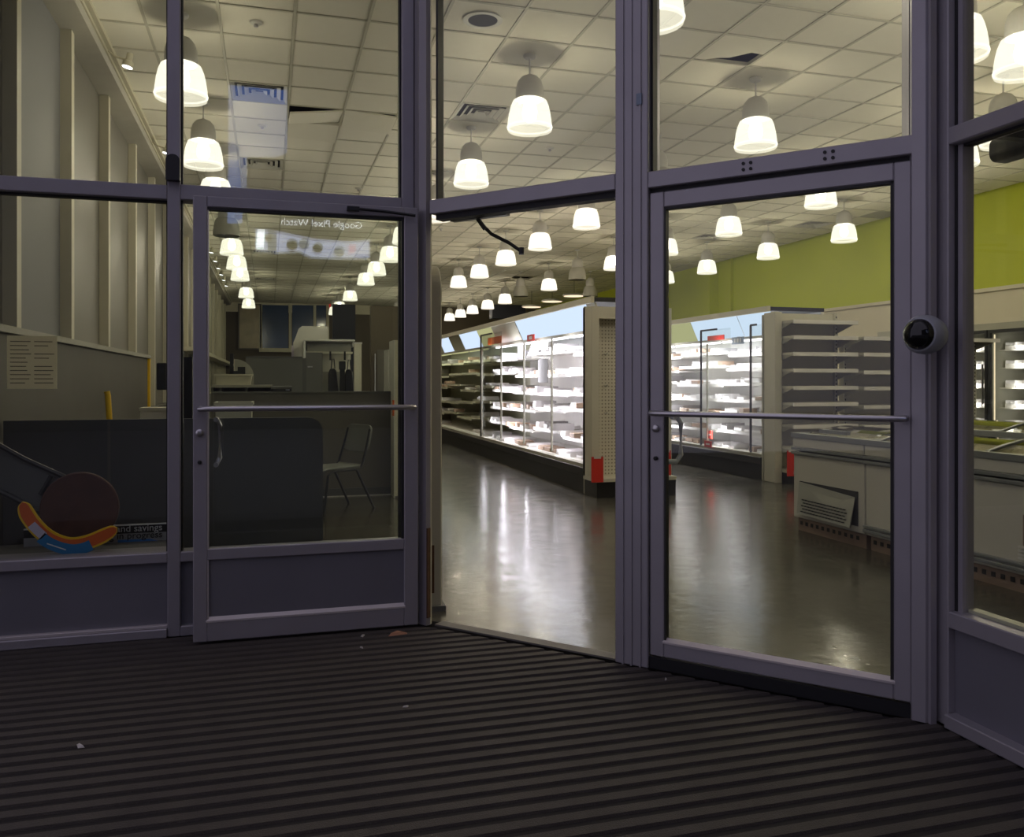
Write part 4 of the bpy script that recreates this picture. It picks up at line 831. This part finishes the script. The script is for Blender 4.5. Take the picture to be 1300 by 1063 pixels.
ribbon([(52, 682), (62, 689), (76, 695), (92, 698), (106, 696), (116, 692)], .027, -.006, -.003, 'blue_patch', 'sky_blue', bo, False); ribbon([(40, 666), (48, 674), (56, 681)], .02, -.006, -.003, 'pale_sticker', 'lilac', bo, False); ribbon([(60, 690), (72, 694), (84, 698)], .0025, -.008, -.006, 'white_line', 'sign_white', bo, False)
# ================================================================== ENTRANCE DETAILS
a = onV(546.5, 333, 4.52); b = onV(561, 333, 4.52); t = thing('security_pedestal', 'tall cream security gate pedestal just inside the open doorway', 'pedestal', (a.x, 4.52, 0)); w_ = b.x - a.x
pf = round_rect(0, .42, 0, a.z + .0, .16, (1, 1, 0, 0), 8)
B().prism(pf, 'x', 0, w_).build('body', 'jamb_cream', t, bevel=.006); B().prism([(y * .8 + .042, z * .96 + .02) for y, z in pf], 'x', w_, w_ + .004).build('inset', 'case_grey', t); bx('foot', 'counter_grey', t, -.02, w_ + .02, -.02, .44, 0, .03); bx('scuff', 'rust', t, -.004, .02, -.006, 0, .10, .36)
# security camera on the corner post
cc = ray(1174, 425) * 2.97 + Vector((0, 0, EYE)); hd_ = Vector((-.94, -.36, 0)).normalized()
sc = thing('security_camera', 'round grey security camera with a black dome on the corner post', 'camera', cc, math.atan2(hd_.y, hd_.x))
Mx = Matrix.Rotation(R(90), 4, 'Y')
B().lathe([(.0, -.075), (.045, -.07), (.062, -.045), (.07, -.01), (.068, .025), (.060, .040), (.052, .043)], 28, Mx).build('housing', 'housing', sc, smooth=True)
B().lathe([(.055, .035)] + [(.055 * math.cos(R(q)), .038 + .045 * math.sin(R(q))) for q in range(0, 90, 12)] + [(.001, .083)], 28, Mx).build('dome', 'dome', sc, smooth=True)
B().tube([(-.05, 0, 0), tuple(Matrix.Rotation(-math.atan2(hd_.y, hd_.x), 3, 'Z') @ Vector((2.345 - cc.x, 2.56 - cc.y, 0)))], .03, 12).build('wall_mount', 'housing', sc)
# emergency light / dark projector just inside the side window
p = onU(1262, 195, 2.75); t = thing('air_curtain', 'dark rounded box unit hanging just inside the side window', 'unit', (2.75, p.y, p.z), R(-90)); B().prism(round_rect(-.055, .055, -.045, .045, .03), 'x', .03, .75).build('casing', 'black_plastic', t); bx('bracket', 'black_metal', t, .2, .24, -.28, -.05, -.015, .015); bx('end_cap', 'housing', t, .02, .03, -.03, .03, -.03, .03)

# ================================================================== ACROSS THE STREET (seen mirrored in the glass)
SV = -14.0
bl = thing('street_building', 'dark building with lit advertising screens facing the shop', 'building', (0, SV - .3, 0)); bx('wall', 'facade_far', bl, -14, 16, -3, 0, -.1, 12)
def mirror(x, y, plane): q = onV(x, y, 2 * plane - SV); return q.x, q.z
PL = 4.273
u0, zb = mirror(460, 290.5, PL); u1, _ = mirror(357, 290, PL)
scn = thing('advertising_screen', 'lit advertising screen with watch pictures and white lettering', 'screen', (0, SV, 0))
bx('screen_back', 'sign_black', scn, mirror(318, 330, PL)[0] - .2, mirror(474, 330, PL)[0] + .2, -.25, -.02, mirror(400, 332, PL)[1] - .1, mirror(400, 275, PL)[1] + .1)
tx = text('lettering', 'Google Pixel Watch', .33, 'screen_white', scn, (u0, .0, zb), (R(90), 0, R(180)), 'LEFT', .004)
wd = max(q.co.x for q in tx.data.vertices); tx.scale = ((u0 - u1) / wd,) * 3
def quad(name, m, pts, y): B().prism([mirror(x, yy, PL) for x, yy in pts], 'y', y, y + .01).build(name, m, scn)
quad('strap_picture', 'screen_lilac', [(324, 290), (352, 293), (400, 303), (442, 306), (470, 304), (470, 327), (430, 327), (395, 326), (380, 318), (352, 320), (324, 316)], -.015)
quad('strap_picture', 'screen_white', [(327, 291), (336, 291), (335, 314), (325, 314)], -.003); quad('strap_picture', 'screen_grey', [(340, 292), (351, 295), (351, 318), (340, 320)], -.003); quad('strap_picture', 'screen_pink', [(443, 310), (452, 310), (452, 320), (444, 321)], -.003)
for x, y, r_, m in ((371, 310, 7.5, 'sign_black'), (386, 309, 7, 'screen_grey'), (403.5, 314, 6.5, 'sign_black'), (431, 319, 7, 'screen_grey'), (341, 301, 5, 'sign_black')): quad('watch_face', m, [(x + r_ * math.cos(R(30 * k)), y + r_ * math.sin(R(30 * k))) for k in range(12)], -.002)
def mir2(x, y): return mirror(x, y, 4.475)
s2 = thing('advertising_screen', 'tall plain blue lit advertising screen above the street', 'screen', (0, SV, 0))
def q2(m, pts, y): B().prism([mir2(x, yy) for x, yy in pts], 'y', y - .24, y - .23).build('screen_face', m, s2)
q2('screen_pale', [(289, 103), (365, 110), (365, 190), (352, 196), (313, 196), (313, 285), (289, 285)], -.05); q2('screen_blue', [(295, 105), (362, 111), (362, 129), (296, 124)], -.02); q2('screen_blue', [(289, 200), (303, 200), (309, 285), (289, 285)], -.02)
# keep the physics honest: everything is where it stands
